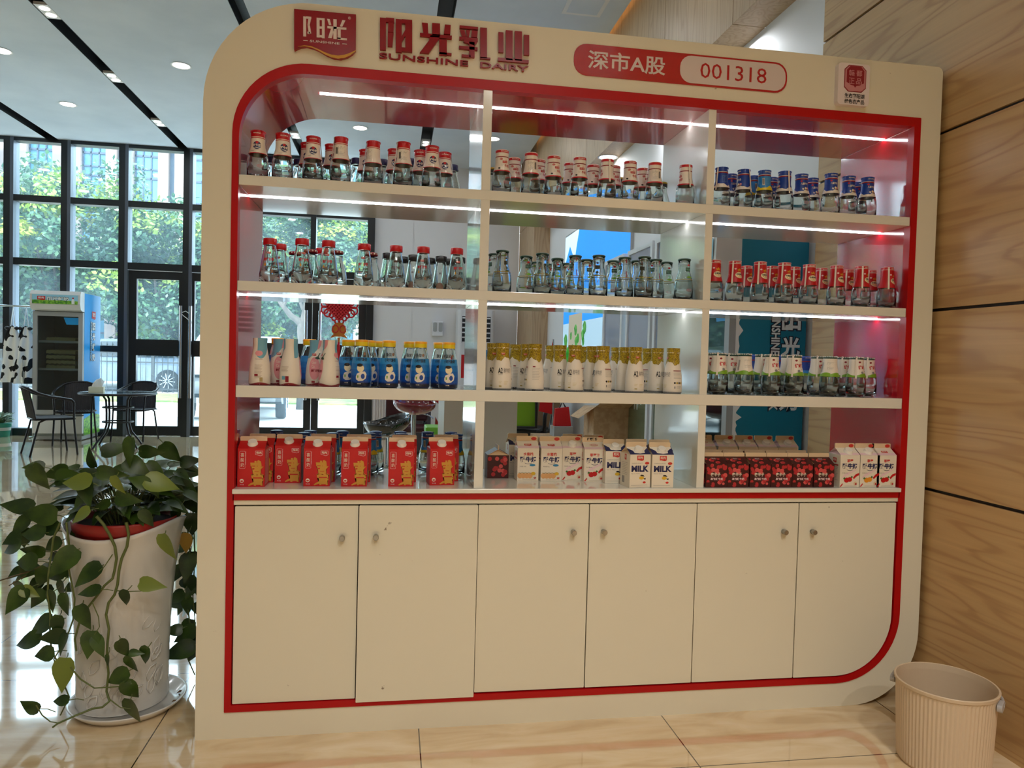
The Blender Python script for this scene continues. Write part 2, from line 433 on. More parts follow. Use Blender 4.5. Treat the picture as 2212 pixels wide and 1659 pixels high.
def loop(x0, x1, z0, z1, rtl, rtr, rbr, rbl, n=14):
    p = []
    for (cx, cz, r, a) in ((x1-rbr, z0+rbr, rbr, -pi/2), (x1-rtr, z1-rtr, rtr, 0), (x0+rtl, z1-rtl, rtl, pi/2), (x0+rbl, z0+rbl, rbl, pi)):
        for k in range(n+1):
            g = a+pi/2*k/n; p.append((cx+r*cos(g), cz+r*sin(g)))
    return p
def ring(mb, outer, inner, y0, y1, m_face, m_in, m_out):
    N = len(outer); vs = []
    for y in (y0, y1):
        for lp in (outer, inner): vs += [(x, y, z) for x, z in lp]
    A, B, C, D = 0, N, 2*N, 3*N
    idx = [(i, (i+1) % N) for i in range(N)]
    mb.add(vs, [(A+i, A+j, B+j, B+i) for i, j in idx]+[(C+i, D+i, D+j, C+j) for i, j in idx], m_face)
    mb.add(vs, [(B+i, B+j, D+j, D+i) for i, j in idx], m_in, True); mb.add(vs, [(A+i, C+i, C+j, A+j) for i, j in idx], m_out, True)
OUT = loop(0, CW, 0, CH, 0.335, 0.022, 0.27, 0.002)
TRI = loop(0.0902, 2.5292, ZRB, 2.2058, 0.235, 0.003, 0.255, 0.003)
INN = loop(XLI, XRI, ZRB+.022, ZTOP, 0.215, 0.003, 0.232, 0.003)
fr = MB(); ring(fr, OUT, TRI, 0, CD, M_cab, M_cab, M_cab); o = cbuild(fr, 'outer_frame')
tr = MB(); ring(tr, TRI, INN, -.004, .03, M_red, M_red, M_red)
tr.box(XLI-.003, XRI+.003, -.004, .03, .7879, .8097, M_red); cbuild(tr, 'red_trim')
# red glossy liner of the open part
ln = MB(); up = [p for p in INN if p[1] > 0.83]
o2 = [p for p in TRI if p[1] > 0.83]
def liner(path, opath):
    N = len(path); vs = [(x, .03, z) for x, z in path]+[(x, CD+.002, z) for x, z in path]
    vs += [(x, CD+.002, z) for x, z in opath]
    ln.add(vs, [(i, i+1, N+i+1, N+i) for i in range(N-1)], M_redg, True)
    ln.add(vs, [(N+i, N+i+1, 2*N+i+1, 2*N+i) for i in range(N-1)], M_redg)
# path from right foot over the top to the left foot
pr_ = [(XRI, .8257)]+[p for p in INN if p[1] > 1.5]+[(XLI, .8257)]
po_ = [(2.5292, .8257)]+[p for p in TRI if p[1] > 1.5]+[(.0902, .8257)]
# square corners must stay sharp: split the liner there
k0 = next(i for i, p in enumerate(pr_) if abs(p[1]-ZTOP) < 1e-6)
liner(pr_[:k0+1], po_[:k0+1]); liner(pr_[k0:], po_[k0:])
cbuild(ln, 'red_liner')
for (a, c) in ZS:
    cbuild(MB().box(XLI+.0005, XRI-.0005, -.001, CD, a, c, M_cabg), 'shelf', bevel=0.0015)
cbuild(MB().box(XLI-.004, XRI+.004, -.014, CD, .8097, .8257, M_cabg), 'counter_shelf', bevel=0.003)
rows = [(ZS[0][1], ZTOP), (ZS[1][1], ZS[0][0]), (ZS[2][1], ZS[1][0]), (.8257, ZS[2][0])]
for (a, c) in rows:
    for (p, q) in (D1, D2):
        cbuild(MB().box(p, q, .0, CD, a, c, M_cabg), 'divider', bevel=0.001)
# strip lights under every shelf, in the middle of its depth
bays = [(XLI+.001, D1[0]), (D1[1], D2[0]), (D2[1], XRI-.001)]
for r, zt in enumerate((ZTOP, ZS[0][0], ZS[1][0])):
    for bi, (p, q) in enumerate(bays):
        x0 = p+.23 if (r == 0 and bi == 0) else p
        cbuild(MB().box(x0, q, .162, .172, zt-.003, zt+.0, M_led), 'strip_light')
# closed cupboard below
cp = MB().box(XLI-.01, XRI+.01, .03, CD-.01, .07, .8097, M_cab)
cp.box(XLI-.003, XRI+.003, .0, .03, .7725, .7879, M_cab)
cbuild(cp, 'cupboard_box')
dx = [at(u, 1300, y=0).x for u in (504.5, 771.5, 1028, 1267.5, 1499, 1718.5)]
dx = [XLI+.002]+dx[1:]+[XRI-.004]
cbuild(MB().box(XLI-.003, XRI+.003, .019, .031, ZRB+.02, .7725, M_gap), 'door_recess')
for i in range(6):
    a, c = dx[i]+.0018, dx[i+1]-.0018; z0, z1 = ZRB+.027, .768
    if i == 1: z0 -= .010; z1 += .001
    if i == 0: z0 -= .002; z1 -= .001
    if i == 5: lp = loop(a, c, z0, z1, .002, .002, .222, .002)
    else: lp = loop(a, c, z0, z1, .002, .002, .002, .002, 2)
    y = -.012 if i == 1 else (0.002, 0, .001, .0, .001, .0)[i]
    dm = MB().prism([(x, y, z) for x, z in lp], (0, .018, 0), M_cab); d = cbuild(dm, 'door')
    u, v = [(739, 1163), (812, 1161), (1240, 1151), (1306, 1150), (1697, 1150), (1759, 1150)][i]
    q = at(u, v, y=y-.018)
    K = MB(); Mx = Matrix.Translation((q.x, y, q.z)) @ Matrix.Rotation(pi/2, 4, 'X')
    K.lathe([(0, .0075), (.008, .0075), (.009, .0095), (.024, .0095), (.0255, .008)], M_knob, 16, M=Mx); K.disc(.0255, .008, M_knob, 16, M=Mx)
    K.build('knob', d)

# ---- signs on the fascia, strokes measured on its front plane
M_acr = mat('red acrylic', (142, 6, 20), 0.2, spec=0.3)
M_acw = mat('pale print', (222, 205, 200), 0.4)
M_gold = mat('gold print', (205, 150, 40), 0.35)
M_plate = mat('white plate', (226, 214, 214), 0.3)
M_ink = mat('black ink', (22, 20, 24), 0.5)
def cr2(x, y, yy=0.0): return at(600+x*640/2212, y*480/1659, y=yy)   # a point of the fascia
def slab(mb, pts, y0, y1, m):
    p = [cr2(x, y, y0) for x, y in pts]
    mb.prism([(v.x, y0, v.z) for v in p], (0, y1-y0, 0), m)
def bar(mb, x0, y0, x1, y1, w, y_a, y_b, m, lean=0):
    # stroke from (x0,y0) to (x1,y1), w wide
    d = Vector((x1-x0, y1-y0)); nrm = Vector((-d.y, d.x)).normalized()*w/2
    slab(mb, [(x0+nrm.x, y0+nrm.y), (x1+nrm.x, y1+nrm.y), (x1-nrm.x, y1-nrm.y), (x0-nrm.x, y0-nrm.y)], y_a, y_b, m)
# emblem plate
em = MB()
edge = [(122, 66), (584, 108), (582, 378), (560, 400), (520, 425), (470, 438), (420, 432), (370, 412), (320, 382), (270, 358), (215, 345), (170, 350), (122, 372)]
slab(em, edge, -.016, 0, M_acr)
E1 = cbuild(em, 'emblem_plate')
gd = MB()
slab(gd, [(150, 347), (200, 338), (250, 345), (300, 365), (350, 390), (400, 408), (450, 414), (500, 408), (540, 394), (582, 374), (582, 380), (540, 412), (500, 430), (450, 436), (400, 426), (350, 404), (300, 374), (250, 352), (200, 343)], -.018, -.0155, M_gold)
o = gd.build('gold_wave', E1)
tx = MB()
def strokes(mb, rects, ya, yb, m):
    for r in rects: slab(mb, r, ya, yb, m)
B = lambda x0, y0, x1, y1: [(x0, y0), (x1, y0+(x1-x0)*.09), (x1, y1+(x1-x0)*.09), (x0, y1)]
strokes(tx, [B(190, 122, 212, 270), B(212, 122, 250, 138), [(228, 138), (248, 140), (238, 190), (222, 188)], [(222, 186), (240, 188), (250, 250), (232, 250)], B(222, 236, 240, 252),
             B(290, 132, 312, 278), B(312, 134, 350, 148), B(330, 148, 350, 284), B(312, 196, 330, 212), B(312, 262, 330, 278),
             [(368, 140), (388, 142), (400, 188), (382, 186)], B(415, 142, 440, 290), [(482, 150), (505, 152), (482, 198), (464, 196)], B(370, 194, 512, 210),
             [(398, 212), (422, 214), (404, 284), (376, 282)], B(446, 214, 470, 290), B(446, 280, 516, 294), B(190, 298, 224, 303), B(482, 324, 516, 329)], -.0175, -.0158, M_acw)
def PF(y): return lambda x, z: Vector((x, y, z))
a = cr2(243, 328); c2 = cr2(465, 310)
text(tx, 'SUNSHINE', M_acw, lambda x, z: Vector((x, -.0172, z)), a.x, a.z-.001, c2.x-a.x, .0075, 0.01)
text(tx, '®', M_acw, lambda x, z: Vector((x, -.0172, z)), cr2(527, 162).x, cr2(527, 162).z, None, .009, 0)
tx.build('emblem_lettering', E1)
# raised red letters
H1 = MB(); YA, YB_ = -.011, 0
def chars(lst): strokes(H1, lst, YA, YB_, M_acr)
chars([B(763, 130, 808, 368), B(808, 130, 870, 162), [(826, 160), (868, 164), (864, 240), (822, 238)], [(822, 240), (866, 244), (856, 346), (820, 344)],
       B(880, 140, 926, 386), B(926, 142, 1004, 172), B(952, 172, 1004, 384), [(926, 268), (952, 222), (952, 268), (926, 316)], B(926, 352, 952, 382)])
chars([[(1076, 168), (1120, 172), (1124, 250), (1088, 248)], B(1153, 170, 1212, 262), [(1248, 182), (1292, 186), (1288, 254), (1240, 252)], B(1062, 244, 1300, 268),
       [(1140, 262), (1210, 268), (1205, 290), (1128, 398), (1060, 392), (1130, 300)], B(1206, 292, 1262, 408), B(1206, 388, 1298, 404)])
chars([B(1358, 188, 1496, 208), [(1360, 222), (1394, 224), (1408, 274), (1376, 272)], [(1406, 224), (1436, 226), (1428, 276), (1410, 274)], [(1450, 226), (1494, 230), (1490, 278), (1444, 276)],
       B(1356, 272, 1494, 294), [(1388, 296), (1490, 306), (1488, 318), (1470, 340), (1388, 312)], B(1354, 340, 1492, 362), B(1430, 310, 1470, 425), B(1374, 404, 1440, 422),
       B(1512, 204, 1562, 432), B(1512, 424, 1588, 436)])
chars([B(1648, 238, 1686, 388), B(1703, 224, 1754, 446), B(1770, 230, 1824, 450), B(1838, 258, 1878, 408), B(1644, 428, 1874, 452)])
cbuild(H1, 'raised_characters')
wa, wb, wc, wd, wt = [cr2(x, y, -.009) for x, y in ((757, 433), (1422, 491), (1512, 500), (1872, 532), (760, 391))]
zl = wa.z; hgt = wt.z-zl
for word, p, q in (('SUNSHINE', wa, wb), ('DAIRY', wc, wd)):
    H2 = MB(); vs, fs, gw, gh = glyph(word, 0.012, 0.5); kx = (q.x-p.x)/gw
    H2.add([(p.x+x*kx, -.0045-z_*.009, zl+y*hgt/gh) for x, y, z_ in vs], fs, M_acr)
    cbuild(H2, 'raised_lettering')
# stock number plate, flat glossy print
M_prR = mat('red gloss print', (176, 10, 22), 0.12, coat=0.5)
M_prW = mat('pale gloss print', (214, 200, 198), 0.14, coat=0.5)
for m_ in (M_prR, M_prW):
    n, l, b = nodes(m_); ns = n.new('ShaderNodeTexNoise'); ns.inputs['Scale'].default_value = 240; bp = n.new('ShaderNodeBump'); bp.inputs['Strength'].default_value = 0.12; bp.inputs['Distance'].default_value = 0.002
    l.new(ns.outputs['Fac'], bp.inputs['Height']); l.new(bp.outputs[0], b.inputs['Normal']); l.new(bp.outputs[0], b.inputs['Coat Normal'])
def c8(x, y): return at(1240+x*480/2212, 90+y*120/553, y=0)
pl = MB(); a = c8(-8, 335); q = c8(2122, 225); zt = c8(1000, 110).z; zb = c8(1000, 420).z
pl.prism([(x, -.003, z) for x, z in rrect(a.x, q.x, zb, zt, .045)], (0, .003, 0), M_prR)
P3 = cbuild(pl, 'number_plate')
pw = MB(); x0, x1 = c8(1052, 280).x, c8(2102, 300).x
pw.prism([(x, -.0042, z) for x, z in rrect(x0, x1, zb+.0065, zt-.0065, .04)], (0, .0015, 0), M_prW)
text(pw, '001318', M_prR, PF(-.0048), c8(1252, 300).x, (zb+zt)/2-.026, c8(1912, 300).x-c8(1252, 300).x, .053, 0.0)
text(pw, '深市A股', M_prW, PF(-.0040), c8(135, 200).x, (zb+zt)/2-.030, c8(908, 200).x-c8(135, 200).x, .064, 0.016)
pw.build('plate_print', P3)
# small certificate badge, standing proud of the panel
def c7(x, y): return at(1700+x*512/1770, y*480/1659, y=0)
ca, cq = c7(345, 790), c7(594, 500); bd = MB()
bd.prism([(x, -.022, z) for x, z in rrect(ca.x+.002, cq.x, ca.z, c7(470, 492).z, .012)], (0, .022, 0), M_plate)
BD = cbuild(bd, 'badge_plate'); bp_ = MB()
M_brn = mat('badge maroon', (140, 24, 40), 0.35); M_pnk = mat('badge pink', (196, 130, 136), 0.35)
bw_ = cq.x-ca.x; cx = ca.x+bw_*.54; top = c7(480, 507).z; w_ = bw_*.68; h_ = bw_*.375; mid = top-h_
oc = [(-.62, 1), (.62, 1), (1, .68), (1, -.68), (.62, -1), (-.62, -1), (-1, -.68), (-1, .68)]
bp_.prism([(cx+w_/2*x, -.0232, mid+h_*y) for x, y in oc], (0, .0012, 0), M_brn)
bp_.prism([(cx+w_/2*.94*x, -.0236, mid+h_*.94*y) for x, y in oc], (0, .0012, 0), M_pnk)
bp_.prism([(cx+w_/2*x, -.0240, mid+.006+h_*y) for x, y in [(-.5, .80), (.5, .80), (.80, .5), (.80, -.42), (.4, -.62), (.12, -.66), (0, -.80), (-.12, -.66), (-.4, -.62), (-.80, -.42), (-.80, .5)]], (0, .001, 0), M_brn)
for s_, x, z in (('赣', -.62, .18), ('鄱', .06, .18), ('正', -.62, -.42), ('品', .06, -.42)):
    text(bp_, s_, M_pnk, PF(-.0245), cx+x*w_/2, mid+z*h_, w_*.27, h_*.46, 0.012)
text(bp_, '生态鄱阳湖', M_ink, PF(-.0228), cx-bw_*.31, mid-h_*1.48, bw_*.62, bw_*.135, 0.02)
text(bp_, '绿色农产品', M_ink, PF(-.0228), cx-bw_*.31, mid-h_*1.90, bw_*.62, bw_*.135, 0.02)
bp_.build('badge_print', BD)
index_kids(cab)
# ------------------------------------------------------------------ bottles and cartons
M_glass = mat('clear bottle glass', (244, 250, 247), 0.0); nodes(M_glass)[2].inputs['Transmission Weight'].default_value = 1.0; nodes(M_glass)[2].inputs['IOR'].default_value = 1.48
M_glass0 = glassy('thin bottle glass', (0.95, 0.97, 0.965), (0.42, 0.47, 0.47), 0.07, 0.35)
def film(n_, c, r=0.35): return mat(n_, c, r, coat=0.15)
F = dict(red=film('film red', (190, 18, 28)), dred=film('film dark red', (138, 16, 34)), wht=film('film white', (232, 224, 212)), navy=film('film navy', (26, 34, 84)),
         blue=film('film blue', (24, 74, 158)), sky=film('film light blue', (44, 132, 200)), grn=film('film green', (120, 166, 40)), dgrn=film('film dark green', (22, 62, 48)),
         yel=film('film yellow', (226, 200, 30)), oli=film('film olive gold', (164, 138, 24)), crm=film('film cream', (236, 222, 184)), blk=film('film black', (24, 22, 24)),
         gry=film('film grey', (130, 130, 132)), pnk=film('film pink', (224, 150, 156)), teal=film('film teal', (110, 168, 190)), gold=film('film gold', (210, 154, 40)),
         brn=film('film brown', (136, 104, 84)), orn=film('film orange', (240, 168, 30)), dblu=film('film deep blue', (16, 60, 150)), lim=film('film lime', (196, 208, 60)),
         pnk2=film('film pale pink', (240, 200, 204)), olv2=film('film olive light', (190, 168, 44)), marn=film('film maroon', (92, 18, 26)), mint=film('film mint', (150, 200, 176)))
F['yel'] = film('film yellow', (226, 200, 30)); M_pale = mat('pale red print', (186, 96, 96), 0.5)
def R_of(pr):
    def R(z):
        for (a, ra), (c, rc) in zip(pr[:-1], pr[1:]):
            if a <= z <= c: return ra if c == a else ra+(rc-ra)*(z-a)/(c-a)
        return pr[-1][1] if z > pr[-1][0] else pr[0][1]
    return R
class Wrap:
    """drawing on the wall of a round bottle; x runs along the wall from the front, z up"""
    def __init__(s, prof, mb): s.R, s.mb = R_of(prof), mb
    def P(s, eps, a0=0.0):
        def f(x, z):
            r = s.R(z); a = a0+x/max(r, .012); r += eps
            return Vector((r*sin(a), -r*cos(a), z))
        return f
    def band(s, z0, z1, m, eps=.0005, a0=-pi, a1=pi, nz=4, n=24, top=None, bot=None):
        vs, fs = [], []
        for i in range(nz+1):
            for k in range(n+1):
                a = a0+(a1-a0)*k/n; lo = bot(a) if bot else z0; hi = top(a) if top else z1
                z = lo+(hi-lo)*i/nz; r = s.R(z)+eps; vs.append((r*sin(a), -r*cos(a), z))
        for i in range(nz):
            for k in range(n): q = i*(n+1)+k; fs.append((q, q+1, q+n+2, q+n+1))
        s.mb.add(vs, fs, m, True); return s
    def shape(s, pts, m, eps=.001, a0=0.0):
        P = s.P(eps, a0); v, f = cut_flat(pts, [list(range(len(pts)))], .0045, .008); s.mb.add([P(q[0], q[1]) for q in v], f, m); return s
    def rect(s, x0, x1, z0, z1, m, eps=.001, a0=0.0):
        P = s.P(eps, a0); k = max(1, int(abs(x1-x0)/.008)); vs = []
        for i in range(k+1): x = x0+(x1-x0)*i/k; vs += [P(x, z0), P(x, z1)]
        s.mb.add(vs, [(2*i, 2*i+2, 2*i+3, 2*i+1) for i in range(k)], m); return s
    def txt(s, t, m, x, z, w, h, eps=.0014, a0=0.0, bold=0.015): text(s.mb, t, m, s.P(eps, a0), x, z, w, h, bold, cut=True); return s
    def lines(s, x0, x1, z0, nl, dz, m, a0=0.0, eps=.001, th=.0007):
        for i in range(nl): s.rect(x0, x1-(i*37 % 5)*.0012, z0-i*dz, z0-i*dz+th, m, eps, a0)
        return s
    def barcode(s, x0, x1, z0, z1, a0=0.0, m=None):
        for i in range(9):
            x = x0+(x1-x0)*i/9; s.rect(x, x+(x1-x0)/9*(.3+.25*(i % 3)), z0, z1, m or F['blk'], .0011, a0)
        return s
    def logo(s, x, z, w, a0=0.0): logo(s.mb, s.P(.0011, a0), s.P(.0015, a0), x, z, w, w*.6, F['red'], F['wht'], True); return s
BODY = [(0, .026), (.003, .0315), (.010, .0338), (.050, .0342), (.066, .0325), (.085, .0275), (.106, .0215), (.114, .0198), (.124, .0198), (.128, .0212)]
CONE = [(0, .028), (.004, .0335), (.03, .034), (.06, .0305), (.1, .0245), (.125, .0205), (.131, .0195), (.136, .0195)]
SQUAT = [(0, .027), (.004, .0335), (.012, .0358), (.056, .0358), (.072, .0335), (.095, .0285), (.115, .0245), (.125, .0238), (.14, .0238)]
SLEEVE = [(0, .030), (.004, .0335), (.03, .0340), (.06, .0325), (.09, .0285), (.115, .0235), (.13, .0215), (.142, .0215), (.146, .0235), (.163, .0235)]
PEACH = [(0, .031), (.004, .0345), (.035, .0350), (.07, .0320), (.10, .0265), (.122, .0225), (.135, .0215), (.150, .0228), (.155, .0226)]
KID = [(0, .029), (.005, .0335), (.04, .0340), (.075, .0325), (.10, .0290), (.12, .0245), (.134, .0212), (.14, .0205)]
def vessel(name, prof, m=M_glass):
    r = empty(name); g = MB(); top = prof[-1][0]
    inn = [(z, max(q-.0026, .004)) for z, q in prof if z > .004][::-1]
    g.lathe([(0, .001)]+list(prof)+[(top+.0006, prof[-1][1]-.0012)]+inn+[(.005, .001)], m, 28); g.build('glass_body', r); return r
def cap(r, z0, z1, rad, m, name='cap', rid=None, dome=.0015, m2=None):
    c = MB(); pr = [(z0, rad*.96), (z0+.002, rad), (z1-.002, rad), (z1-.0003, rad*.93), (z1+dome, rad*.6), (z1+dome*1.2, .0005)]
    c.lathe(pr, m, 24)
    if rid:   # crimped edge or grip ribs
        for k in range(24):
            a = 2*pi*k/24; x, y = (rad)*cos(a), rad*sin(a)
            c.lathe([(rid[0], .0016), (rid[1], .0012)], m2 or m, 5, (x, y, 0), True)
    return c.build(name, r)
def seal(w, a0=pi*.5):
    w.rect(-.0028, .0028, .07, .153, F['wht'], .0016, a0); w.rect(-.0016, .0016, .078, .100, F['dred'], .002, a0); w.rect(-.0016, .0016, .125, .150, F['dred'], .002, a0)
def facemark(r, z=.036, a0=.35):
    mb = MB(); w = Wrap(BODY, mb); P = w.P(.0006, a0)
    pts = ell(0, z, .0105, .0055, 18); inn = ell(0, z, .0092, .0045, 18)
    mb.add([P(*p) for p in pts+inn], [(i, (i+1) % 18, 18+(i+1) % 18, 18+i) for i in range(18)], M_pale)
    w.txt('阳光', M_pale, -.007, z-.003, .014, .006, .0006, a0); mb.build('printed_mark', r)

def b_oval():
    r = vessel('milk_bottle', BODY); cap(r, .1275, .155, .0226, F['red'], rid=(.149, .154))
    mb = MB(); w = Wrap([(.07, .0318), (.085, .0278), (.106, .0222), (.115, .0222), (.13, .0224), (.155, .0226)], mb)
    w.band(.078, .128, F['wht'], .0006); w.band(.077, .0795, F['red'], .0008); w.band(.1305, .1325, F['wht'], .0008)
    w.shape(ell(0, .104, .0125, .0135, 24), F['navy'], .0011); w.shape(ell(0, .1135, .0045, .0042), F['red'], .0015)
    w.txt('鲜牛奶', F['wht'], -.0115, .0995, .023, .0095, .0016, 0, .03)
    w.shape([(-.0115, .0955), (-.003, .0978), (.006, .0955), (.0118, .0968), (.011, .0945), (.004, .0935), (-.004, .0955)], F['wht'], .0014)
    w.lines(-.009, .008, .0885, 1, .002, F['gry']).lines(-.018, -.008, .085, 1, .002, F['blk'])
    w.txt('阳光鲜奶', F['wht'], -.012, .142, .024, .004, .0009, 0)
    w.lines(-.012, .010, .120, 9, .0036, F['gry'], pi).barcode(-.02, -.012, .095, .118, pi)
    seal(w, pi*.62); mb.build('paper_collar', r); facemark(r); return r
def b_navy():
    r = vessel('milk_bottle', [(z*.92, q) for z, q in BODY]); cap(r, .117, .140, .0218, F['navy'], 'metal_lid', (.119, .124))
    mb = MB(); w = Wrap([(z*.92, q) for z, q in BODY], mb); w.lines(-.01, .01, .07, 5, .006, F['gry']); w.shape(ell(0, .028, .008, .008), F['gry'], .0008)
    w.lines(-.01, .01, .07, 5, .006, F['gry'], 2.2); mb.build('printed_text', r); return r
def b_ring():
    r = vessel('milk_bottle', BODY); cap(r, .1275, .155, .0224, F['wht'])
    mb = MB(); w = Wrap([(.07, .0318), (.085, .0278), (.106, .0222), (.115, .0222), (.13, .0222), (.155, .0224)], mb)
    w.band(.078, .130, F['wht'], .0006); w.band(.078, .0825, F['red'], .0009); w.band(.1275, .1305, F['dred'], .0009); w.band(.1435, .1520, F['red'], .0009)
    w.txt('阳光鲜奶', F['wht'], -.012, .146, .024, .004, .0012)
    w.shape(ell(-.011, .121, .0055, .0035), F['red'], .0011); w.txt('阳光', F['wht'], -.015, .1195, .008, .003, .0015)
    w.txt('aals', F['red'], -.007, .1075, .0185, .012, .0012, 0, .03); w.txt('牛奶', F['red'], .000, .0925, .018, .0115, .0012, 0, .02)
    w.lines(-.012, -.003, .1015, 2, .005, F['gry']); w.shape(ell(-.019, .0885, .004, .003), F['blk'])
    w.lines(-.012, .010, .122, 9, .0038, F['gry'], pi).barcode(.011, .018, .095, .120, pi)
    seal(w, pi*.55); mb.build('paper_collar', r); facemark(r, .040, .1); return r
def b_olid():
    r = vessel('milk_bottle', [(z*.92, q) for z, q in BODY]); c = MB(); cap(r, .129, .137, .0218, F['oli'], 'metal_lid')
    mb = MB(); mb.lathe([(.117, .0215), (.129, .0216)], F['blk'], 20); mb.build('neck_band', r); return r
def b_blue(kid=True):
    r = vessel('milk_bottle', BODY); cap(r, .1275, .155, .0226, F['blue'] if not kid else F['dblu'], rid=(.150, .1545))
    mb = MB(); w = Wrap([(.07, .0318), (.085, .0278), (.106, .0222), (.115, .0222), (.13, .0224), (.155, .0226)], mb)
    main = F['dblu'] if kid else F['sky']; low = F['wht'] if kid else F['yel']
    w.band(.078, .1345, main, .0006); w.band(.136, .1375, F['wht'], .0009); w.band(.1315, .1358, F['dred'], .0009)
    w.band(.078, .09, low, .0010, top=lambda a: .0905+.004*sin(3*a+.6)+.002*sin(7*a)); w.band(.0775, .0788, F['blk'], .0012)
    w.txt('阳光鲜奶', F['wht'], -.012, .1445, .024, .004, .0009)
    if kid:
        w.txt('儿童牛奶', F['wht'], -.013, .112, .026, .0085, .0012, 0, .02); w.shape(ell(-.011, .1255, .004, .003), F['red'])
        w.shape(ell(.004, .0985, .0045, .0055), F['crm'], .0012).shape(ell(.013, .0975, .0045, .006), F['pnk'], .0012).shape(ell(-.006, .096, .003, .004), F['wht'], .0012).shape(ell(.009, .0935, .009, .003), F['brn'], .0013)
    else:
        w.lines(-.010, .010, .122, 6, .0042, F['teal']); w.rect(-.021, -.013, .098, .124, F['wht'], .0009).barcode(-.0205, -.0135, .10, .122)
    w.lines(-.012, .012, .122, 6, .0042, F['teal'], pi)
    seal(w, pi*.62 if kid else 1.9); mb.build('paper_collar', r); facemark(r, .045, .15); return r
def b_redflat():
    r = vessel('milk_bottle', CONE); cap(r, .1325, .155, .0226, F['dred'] if False else F['red'], rid=None, dome=.001)
    mb = MB(); w = Wrap(CONE, mb); w.logo(-.0065, .1005, .0125)
    w.txt('高钙浓醇', F['red'], -.0165, .0765, .033, .0115, .0008, 0, .03)
    w.shape([(-.011, .0715), (-.0085, .066), (-.0078, .0625), (-.0095, .060), (-.0125, .060), (-.0142, .0625), (-.0135, .066)], F['gold'], .0008)
    w.txt('鲜奶', F['blk'], .0015, .0605, .015, .0095, .0008, 0, .03); w.lines(-.006, .0, .069, 2, .005, F['gry'])
    w.lines(-.019, .0, .043, 3, .004, F['brn']); w.shape(ell(.012, .042, .0045, .006, 12), F['brn'], .0007); w.lines(-.015, .010, .1, 12, .006, F['gry'], pi).barcode(.012, .02, .03, .05, 2.4, F['gry'])
    mb.build('printed_label', r); return r
def b_lattice():
    r = vessel('milk_bottle', [(z*.93, q) for z, q in BODY]); cap(r, .1275, .138, .0222, F['dred'], 'metal_lid')
    mb = MB(); w = Wrap([(.12, .0222), (.15, .0222)], mb)
    for k in range(12): w.shape(ell(0, .1335, .0032, .0028, 10), F['wht'], .0006, 2*pi*k/12)
    w2 = Wrap([(z*.93, q) for z, q in BODY], mb); w2.lines(-.012, .012, .1, 3, .005, F['gry']).barcode(-.01, .01, .01, .03, 1.0, F['gry']); mb.build('printed_dots', r); return r
def b_blackcap():
    r = vessel('milk_bottle', CONE); cap(r, .132, .154, .0224, F['blk'], 'cap', dome=.001)
    mb = MB(); w = Wrap(CONE, mb); w.shape(ell(0, .034, .0135, .0175, 20), F['brn'], .0008)
    w.rect(-.004, .004, .083, .090, F['gry']).lines(-.014, .010, .08, 6, .006, F['gry'], 1.3); mb.build('printed_pattern', r); return r
def b_green():
    pr = BODY[:7]+[(.114, .0212), (.124, .0212), (.13, .0215), (.146, .0215)]
    r = vessel('milk_bottle', pr); cap(r, .1455, .153, .0236, F['dgrn'], 'metal_lid')
    mb = MB(); w = Wrap(pr, mb); w.band(.075, .0775, F['oli'], .0007); w.band(.1295, .1305, F['gry'], .0005)
    w.rect(-.0105, .0105, .106, .120, F['dgrn'], .0008); w.txt('有机牛奶', F['mint'], -.0088, .111, .0175, .006, .0012); w.lines(-.008, .008, .109, 1, .002, F['mint'], 0, .0012)
    w.shape(ell(0, .1285, .005, .0033), F['red'], .0009); w.shape(ell(0, .095, .006, .005), F['mint'], .0007)
    w.shape([(-.011, .086), (0, .0885), (.011, .086), (.011, .0825), (0, .080), (-.011, .0825)], F['grn'], .0008)
    w.rect(-.0016, .0016, .078, .100, F['dred'], .0008, 1.25).rect(-.0016, .0016, .13, .146, F['dred'], .0008, 1.25)
    mb.build('printed_film', r); facemark(r, .037, -.15); return r
def b_crown():
    r = vessel('milk_bottle', BODY); cap(r, .1275, .155, .0226, F['red'])
    mb = MB(); w = Wrap([(.07, .0318), (.085, .0278), (.106, .0222), (.115, .0222), (.13, .0224), (.155, .0226)], mb)
    w.band(.076, .1345, F['red'], .0006); w.band(.1435, .1450, F['wht'], .0009); w.band(.1535, .1546, F['pnk2'], .0009); w.txt('阳光鲜奶', F['wht'], -.012, .1465, .024, .004, .0009)
    w.shape(ell(.003, .102, .0165, .0115, 28), F['crm'], .0011); w.rect(-.015, .021, .0985, .1005, F['gold'], .0014); w.txt('中老年奶', F['blk'], -.0095, .1015, .026, .0075, .0016, 0, .03)
    w.lines(-.006, .012, .0945, 1, .002, F['brn'], 0, .0016)
    w.shape([(-.004, .118), (.010, .118), (.0115, .1255), (.007, .122), (.003, .128), (-.001, .122), (-.0055, .1255)], F['gold'], .0012); w.lines(-.003, .009, .115, 1, .002, F['gold'], 0, .0012, .0015)
    w.shape(ell(-.013, .125, .0038, .003), F['pnk2'], .0011); seal(w, -.95); w.lines(-.012, .010, .122, 9, .0038, F['pnk2'], pi)
    mb.build('paper_collar', r); facemark(r, .044, .3); return r
